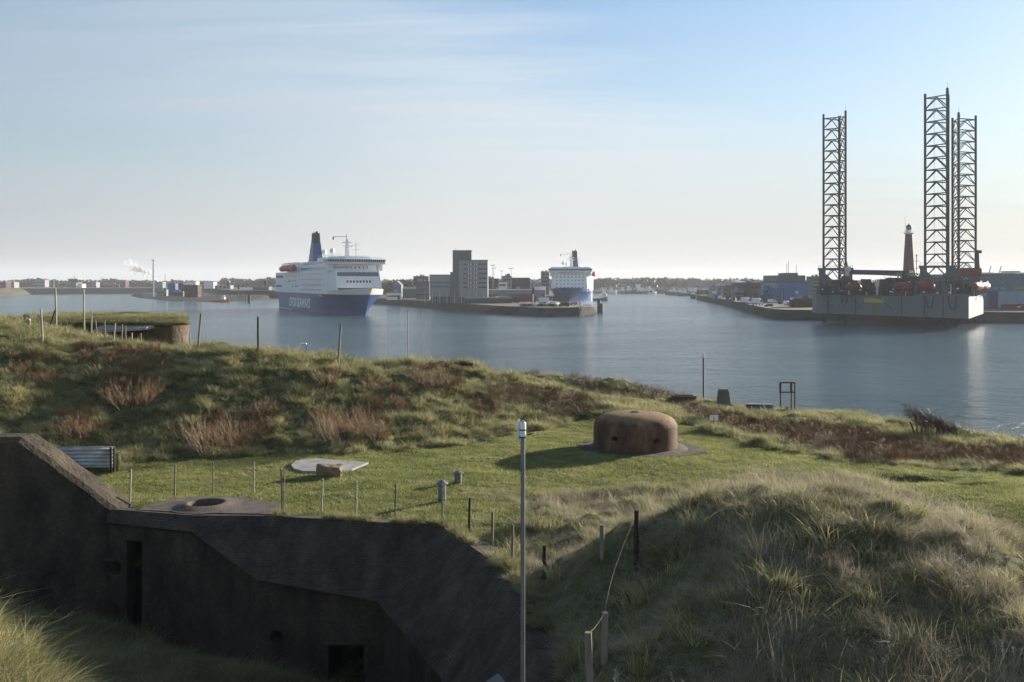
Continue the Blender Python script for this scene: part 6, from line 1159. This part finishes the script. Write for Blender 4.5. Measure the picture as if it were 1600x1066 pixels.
def scatter(name, label, coll, P, scl, rot, cat='grass'):
    me = bpy.data.meshes.new(name); me.vertices.add(len(P)); me.vertices.foreach_set('co', np.asarray(P, np.float32).ravel())
    a = me.attributes.new('rot', 'FLOAT_VECTOR', 'POINT'); a.data.foreach_set('vector', np.asarray(rot, np.float32).ravel()); a = me.attributes.new('scl', 'FLOAT_VECTOR', 'POINT'); a.data.foreach_set('vector', np.asarray(scl, np.float32).ravel())
    o = bpy.data.objects.new(name, me); COL.objects.link(o); tag(o, label, cat, kind='stuff')
    g = bpy.data.node_groups.new(name, 'GeometryNodeTree'); g.interface.new_socket('Geometry', in_out='INPUT', socket_type='NodeSocketGeometry'); g.interface.new_socket('Geometry', in_out='OUTPUT', socket_type='NodeSocketGeometry')
    gi = g.nodes.new('NodeGroupInput'); go = g.nodes.new('NodeGroupOutput'); mp = g.nodes.new('GeometryNodeMeshToPoints'); ip = g.nodes.new('GeometryNodeInstanceOnPoints'); ci = g.nodes.new('GeometryNodeCollectionInfo')
    ci.inputs['Collection'].default_value = coll; ci.inputs['Separate Children'].default_value = True; ci.inputs['Reset Children'].default_value = True; ip.inputs['Pick Instance'].default_value = True
    na = g.nodes.new('GeometryNodeInputNamedAttribute'); na.data_type = 'FLOAT_VECTOR'; na.inputs[0].default_value = 'rot'; nb = g.nodes.new('GeometryNodeInputNamedAttribute'); nb.data_type = 'FLOAT_VECTOR'; nb.inputs[0].default_value = 'scl'; er = g.nodes.new('FunctionNodeEulerToRotation')
    l = g.links.new; l(gi.outputs[0], mp.inputs[0]); l(mp.outputs[0], ip.inputs['Points']); l(ci.outputs[0], ip.inputs['Instance']); l(na.outputs[0], er.inputs[0]); l(er.outputs[0], ip.inputs['Rotation']); l(nb.outputs[0], ip.inputs['Scale']); l(ip.outputs[0], go.inputs[0])
    md = o.modifiers.new('scatter', 'NODES'); md.node_group = g; return o
def Hn(x, y):
    i = np.clip((x - xs[0]) / .25, 0, len(xs) - 1.001); j = np.clip((y - ys[0]) / .25, 0, len(ys) - 1.001); i0 = i.astype(int); j0 = j.astype(int); a = i - i0; b = j - j0
    return (ZG[i0, j0] * (1 - a) + ZG[i0 + 1, j0] * a) * (1 - b) + (ZG[i0, j0 + 1] * (1 - a) + ZG[i0 + 1, j0 + 1] * a) * b
# random places over the island part that could be seen from here or a few steps aside
def cand(n, y0, y1, pw=1.0):
    u = rng.random(n); y = (y0 ** (1 - pw) + u * (y1 ** (1 - pw) - y0 ** (1 - pw))) ** (1 / (1 - pw)) if pw != 1 else y0 * (y1 / y0) ** u
    x = (rng.random(n) * 2 - 1) * (y * .58 + 1.5); return x, y
def keep_land(x, y, z):
    k = z > .6
    k &= ~((x - c0.x) ** 2 / 2.6 ** 2 + (y - c0.y) ** 2 / 2.2 ** 2 < 1) 
    bx = -11.6; k &= ~inside(x, y, [(p[0] + rc[0], p[1] + rc[1]) for p in P2])
    k &= ~inside(x, y, [(-11.6, 27.75), (-11.35, 27.0), (-8.7, 26.1), (-6.6, 25.0), (-3.3, 24.2), (-1.4, 20.5), (-1.4, 8), (.40, 8), (.38, 17.1), (.14, 20.1), (-.42, 22.1), (-1.9, 25.45), (-6.7, 26.65), (-8.8, 27.3)])
    k &= ~inside(x, y, [(-11.0, 28.3), (-11.2, 27.2), (-13.35, 25.85), (-13.95, 25.45), (-20, 22.45), (-26, 19.85), (-26.4, 20.7), (-20.4, 23.3), (-14.2, 26.25), (-13.2, 26.7)])
    k &= ~inside(x, y, [(px_, py_) for px_, py_ in pts_plate]); k &= ~((x > WX(60, 54.5)) & (x < WX(297, 54.5)) & (y > 54.3) & (y < 64))
    k &= ~((x > WX(78, 34)) & (x < WX(186, 34)) & (np.abs(y - sheet_y) < .35))
    return k
pts_plate = [gp(px, py, 11.45)[:2] for px, py in ((577, 724), (536, 721), (500, 718), (478, 718.5), (461, 722), (453, 728), (459, 735), (500, 739.5), (550, 737))]
sheet_y = bpy.data.objects['corrugated_fence'].location.y
BR = [[(300, 700), (420, 700), (430, 660), (330, 640)], [(560, 600), (620, 590), (640, 640), (590, 660)], [(10, 560), (90, 560), (100, 600), (20, 600)], [(720, 620), (790, 610), (800, 650), (740, 660)], # reddish brown brush patches: centre pixel, radii in metres
    [(100, 540), (250, 545), (275, 575), (230, 590), (130, 570)], [(150, 585), (250, 590), (240, 640), (180, 640)], [(90, 645), (150, 640), (150, 680), (100, 685)], [(490, 575), (530, 580), (530, 600), (495, 600)],
    [(630, 575), (720, 570), (730, 600), (700, 620), (640, 605)], [(800, 600), (870, 612), (930, 625), (935, 640), (900, 655), (830, 645), (800, 625)], [(870, 585), (1010, 603), (1080, 622), (1000, 625), (900, 612)],
    [(1050, 628), (1180, 655), (1330, 668), (1450, 700), (1600, 700), (1650, 720), (1600, 735), (1500, 722), (1350, 725), (1200, 685), (1080, 655)], [(480, 650), (590, 640), (600, 690), (490, 690)], [(770, 600), (800, 590), (800, 650), (770, 640)]]
def brush_mask(px, py, jx=0):
    m = np.zeros(px.shape, bool)
    for p_ in BR: m |= inside(px, py, p_)
    return m
# projected by their own ground height, so the zones are fixed to places on the ground
def zones(x, y, z, yard_):
    px, py = project(x, y, z); px = px + 14 * fbm(x, y, 2.0, 91); py = py + 6 * fbm(x, y, 1.5, 92)
    lawn = inside(px, py, LAWN) & (y < 50) & (y > 20) & ~yard_; br = brush_mask(px, py) & (y > 34) & (y < 70); return lawn, br, px, py
def rs(n, s0, s1, tilt=.15):
    s = rng.uniform(s0, s1, n); return np.stack([s, s, s * rng.uniform(.8, 1.2, n)], 1), np.stack([rng.normal(0, tilt, n), rng.normal(0, tilt, n), rng.uniform(0, 6.28, n)], 1)
def rs2(n, s0, s1, tilt=.12, zr=1.0):
    s = rng.uniform(s0, s1, n); return np.stack([s, s, s * rng.uniform(.8, 1.2, n)], 1), np.stack([rng.normal(0, tilt, n), rng.normal(0, tilt, n), rng.normal(0, zr, n)], 1)
# short lawn
x, y = cand(60000, 20, 52, 0.2); z = Hn(x, y); yd_ = inside(x, y, yard); lawn, br, px, py = zones(x, y, z, yd_); k = keep_land(x, y, z) & lawn & (rng.random(len(x)) < .82)
P = np.stack([x, y, z], 1)[k]; s, r_ = rs(len(P), .7, 1.25, .05); big = 1 + .25 * fbm(P[:, 0], P[:, 1], 1.2, 14); s *= big[:, None]; scatter('short_grass', 'short green lawn grass between dome, yard and mound', K_lawn, P, s, r_)
# tussocks on ridge and everywhere that is rough
x, y = cand(72000, 9, 82, 0.9); z = Hn(x, y); yd_ = inside(x, y, yard); lawn, br, px, py = zones(x, y, z, yd_); clump = fbm(x, y, 1.1, 15)
mound = (~yd_) & (y < 30) & ~lawn
k = keep_land(x, y, z) & ~lawn & ~br & (clump > -.45) & (rng.random(len(x)) < np.where(mound, .09, 1)); P = np.stack([x, y, z], 1)[k]; s, r_ = rs2(len(P), .55, 1.5); s *= (1 + .7 * clump[k])[:, None]; far_ = np.clip(P[:, 1] / 45, .8, 1.25); s *= far_[:, None]; s[P[:, 1] > 52] *= .62
scatter('rough_grass', 'rough tufted green grass over ridge, banks and shore', K_tuss, P, s, r_)
# dry long grass on the mound, its fringe and strewn over the ridge
x, y = cand(80000, 9, 80, 0.95); z = Hn(x, y); yd_ = inside(x, y, yard); lawn, br, px, py = zones(x, y, z, yd_); dryn = fbm(x, y, 3.0, 16)
mound = (~yd_) & (y < 31) & ~lawn & (x > -.5); prob = np.where(mound, .78, np.where(yd_, .22, np.clip(.12 + .5 * dryn, 0.03, .5))); k = keep_land(x, y, z) & ~lawn & (rng.random(len(x)) < prob)
P = np.stack([x, y, z], 1)[k]; s, r_ = rs2(len(P), .42, 1.0, .3, 2.6); s *= np.where(P[:, 1] > 40, .85, 1)[:, None]; hm_ = fbm(P[:, 0], P[:, 1], .9, 71); s *= np.clip(.72 + .75 * hm_, .35, 1.15)[:, None]; valley = (P[:, 0] < 3) & (P[:, 0] > -.5) & (P[:, 1] < 27); s[valley] *= .62
scatter('dry_grass', 'long dry straw coloured grass on the near mound and banks', K_dry, P, s, r_)
# tufts strewn on the lawn near its edges
x, y = cand(14000, 20, 50, .5); z = Hn(x, y); yd_ = inside(x, y, yard); lawn, br, px, py = zones(x, y, z, yd_); edge = inside(px, py, [(720, 760), (800, 775), (1000, 770), (1090, 755), (1180, 735), (1400, 745), (1500, 800), (1000, 900), (820, 890), (740, 830)]); k = keep_land(x, y, z) & edge & ~yd_ & (fbm(x, y, 1.3, 17) > -.1)
P = np.stack([x, y, z], 1)[k]; s, r_ = rs2(len(P), .35, .75, .12); scatter('tufted_grass', 'yellow green grass tufts where the lawn meets the mound', K_dry, P, s, r_)
# coarse tufts scattered across the lawn itself
x, y = cand(7000, 22, 50, .5); z = Hn(x, y); yd_ = inside(x, y, yard); lawn, br, px, py = zones(x, y, z, yd_); k = keep_land(x, y, z) & lawn & ~yd_ & (fbm(x, y, .8, 19) > .12)
P = np.stack([x, y, z], 1)[k]; s, r_ = rs2(len(P), .16, .42, .15); scatter('lawn_tufts', 'small coarse tufts dotted over the short lawn', K_tuss, P, s, r_)
# heath brush
x, y = cand(30000, 33, 70, .9); z = Hn(x, y); yd_ = inside(x, y, yard); lawn, br, px, py = zones(x, y, z, yd_); k = keep_land(x, y, z) & br & (rng.random(len(x)) < .75)
P = np.stack([x, y, z], 1)[k]; s, r_ = rs2(len(P), .55, 1.1, .12, 2); scatter('heath_undergrowth', 'reddish brown low brush in bands along ridge and shore', K_twig, P, s, r_, 'brush')
# grass on the old bunker roof
n = 2600; y = 54.45 + 8.8 * rng.random(n) ** 1.3; x = rng.uniform(WX(64, 54.5), WX(294, 54.5), n) - (y - 54.5) * .40; z = np.full(n, zt + .30) - np.clip(1.5 - (y - 54.5), 0, 1.5) * .17; P = np.stack([x, y, z], 1); s, r_ = rs2(n, .6, 1.1); scatter('roof_grass', 'green grass growing on the roof of the old bunker', K_tuss, P, s, r_)

# fringe of grass hanging over the casemate edge
E_ = []
for i in range(900):
    k_ = random.choice((2, 2, 2, 3, 3, 4, 5, 5, 6)) if i % 6 else random.choice((1, 2)); k_ = min(k_, 6); u = random.random(); a, b = UE[k_ - 1], UE[k_]; x = a[0] + (b[0] - a[0]) * u; y = a[1] + (b[1] - a[1]) * u
    if x < -6.9: continue
    if vnoise(np.array(x * 1.7 + 50), np.array(y * 1.7), 9) < .42: continue
    d = Vector((b[1] - a[1], a[0] - b[0])).normalized(); d = -d if d.y + d.x < 0 else d; o_ = random.uniform(.02, .34); E_.append((x + d.x * o_, y + d.y * o_, 11.5))
s, r_ = rs2(len(E_), .35, .8, .3, 3); scatter('edge_grass', 'ragged grass fringe along the top edge of the casemate', K_tuss, E_, s, r_)

# individual shrubs
def shrub(label, px, yb, hpx, wpx, seed, name='dry_shrub', lean=(0, 0), n=None, m=None, group='reddish thorn shrubs on the ridge flank', D=None, curl=.3, lm=1):
    b = hit(px, yb) if D is None else put(px, D); k = b.y / FP; h = hpx * k; r_ = wpx * k / 2; o = thing(name, label, 'shrub', b, 0, group); mb = twigs(n or int(26 + r_ * 22), r_, h * 1.15, seed, lean=lean, r0=.007, fork=5, spread=r_ / h * .8, curl=curl)
    me = src('branches', mb.v, mb.f, [random.random() for _ in mb.v], m or G_twig).data; q = bpy.data.objects.new('branches', me); COL.objects.link(q); q.parent = o
    MB().tube((0, 0, -.15), (0, 0, h * .25), .035, .02).tube((.08, .03, -.15), (.15, .05, h * .2), .03, .015).build('trunk', C['dark_wood'], o)
shrub('tangled bare shrub on the ridge flank above the corrugated sheet', 120, 684, 42, 62, 1, curl=.75); shrub('largest rounded reddish shrub at the ridge foot, right of the corrugated sheet', 330, 705, 62, 112, 2); shrub('upright reddish shrub halfway up the left ridge flank', 203, 640, 46, 84, 3)
shrub('dark red tangle under the dark straight ridge post', 408, 650, 32, 56, 4, curl=.7); shrub('broad brown shrub at the ridge foot behind the steel cover', 536, 690, 58, 100, 5); shrub('reddish shrub on the ridge flank below the old timber', 680, 605, 28, 70, 6); shrub('small brown shrub next to the broad brown shrub', 590, 690, 38, 40, 7)
shrub('small round leafless bush alone on the shore crest', 829, 588, 14, 28, 8, name='round_bush', group=None, D=None)
shrub('reddish shrub right below the braced dark post', 510, 604, 26, 40, 9)
wb = blade_mat('windswept_twig', [(.09, .06, .05), (.14, .10, .08), (.19, .15, .12)], trans=.05)
b = hit(1470, 683); k = b.y / FP; o = thing('windswept_bush', 'large bare windswept bush leaning left over the shore edge', 'bush', b); mb = MB(); r9 = random.Random(12)
for i in range(95):
    u = (i / 94) ** .9; px0 = 1433 + 82 * u; base = Vector(((px0 - 1470) * k, r9.uniform(-.5, .6), -.15)); tx = 1408 + 97 * u + r9.uniform(-6, 10); ty = 628 + 46 * u ** 1.15 + r9.uniform(0, 12); tipv = Vector(((tx - 1470) * k, r9.uniform(-.7, .7), (683 - ty) * k)); pts_ = [base]
    for s_ in (.33, .66, 1): pts_.append(base.lerp(tipv, s_) + Vector((.25 * math.sin(s_ * 3.1) , 0, .12 * math.sin(s_ * 3.1))) + Vector((r9.uniform(-.05, .05), r9.uniform(-.05, .05), 0)))
    mb.path(pts_, .020, 4, .007)
    for j in range(9):
        q = pts_[1].lerp(pts_[3], r9.random()); d = Vector((r9.uniform(-.55, .1), r9.uniform(-.3, .3), r9.uniform(0, .4))); mb.path([q, q + d * .5, q + d + Vector((-.05, 0, .04))], .008, 3, .004)
me = src('branches', mb.v, mb.f, [random.random() for _ in mb.v], wb).data; q = bpy.data.objects.new('branches', me); COL.objects.link(q); q.parent = o
for s_ in (-1.1, -.5, .1): MB().tube((s_, 0, -.2), (s_ - .35, 0, .7), .05, .03).build('trunk', C['dark_wood'], o)
# seed stalks close to the camera
for i, (px, yt, D) in enumerate(((950, 1030, 11.0), (1062, 1045, 11.5), (1215, 1010, 12.3), (1372, 1020, 12.5), (1571, 1000, 12.0), (1583, 1010, 12.1))):
    b = put(px, D); h = max(.5, WZ(yt, D) - b.z); mb = MB(); rq = random.Random(i); 
    for s_ in range(3):
        e_ = Vector((rq.uniform(-.12, .12), rq.uniform(-.1, .1), h * rq.uniform(.8, 1))); mb.path([(0, 0, -.05), tuple(e_ * .5), tuple(e_)], .0025, 4, .0015)
        for j in range(14): q = e_ * (.82 + .18 * j / 13); mb.tube(q, q + Vector((rq.uniform(-.03, .03), rq.uniform(-.03, .03), .02)), .0028, .001, 4)
    o = mb.build('seed_stalk', wp_m, None); o.location = b; tag(o, f'dry seed stalk cluster on the near mound, {ordn[i]} from the left', 'plant', 'dry seed stalks on the near mound')

# ------------------------------------------------------------------ haze
m = bpy.data.materials.new('haze'); m.use_nodes = True; t = m.node_tree; t.nodes.clear(); v = nd(t, 'ShaderNodeVolumePrincipled', i_Density=.00012, i_Anisotropy=.1); v.inputs['Color'].default_value = (.86, .90, .96, 1); q = nd(t, 'ShaderNodeOutputMaterial'); t.links.new(v.outputs[0], q.inputs['Volume'])
o = MB().box(-7100, 7100, -200, 9600, -5, 125).build('haze', m, None); tag(o, 'thin pale winter haze over the harbour', 'haze', kind='stuff')
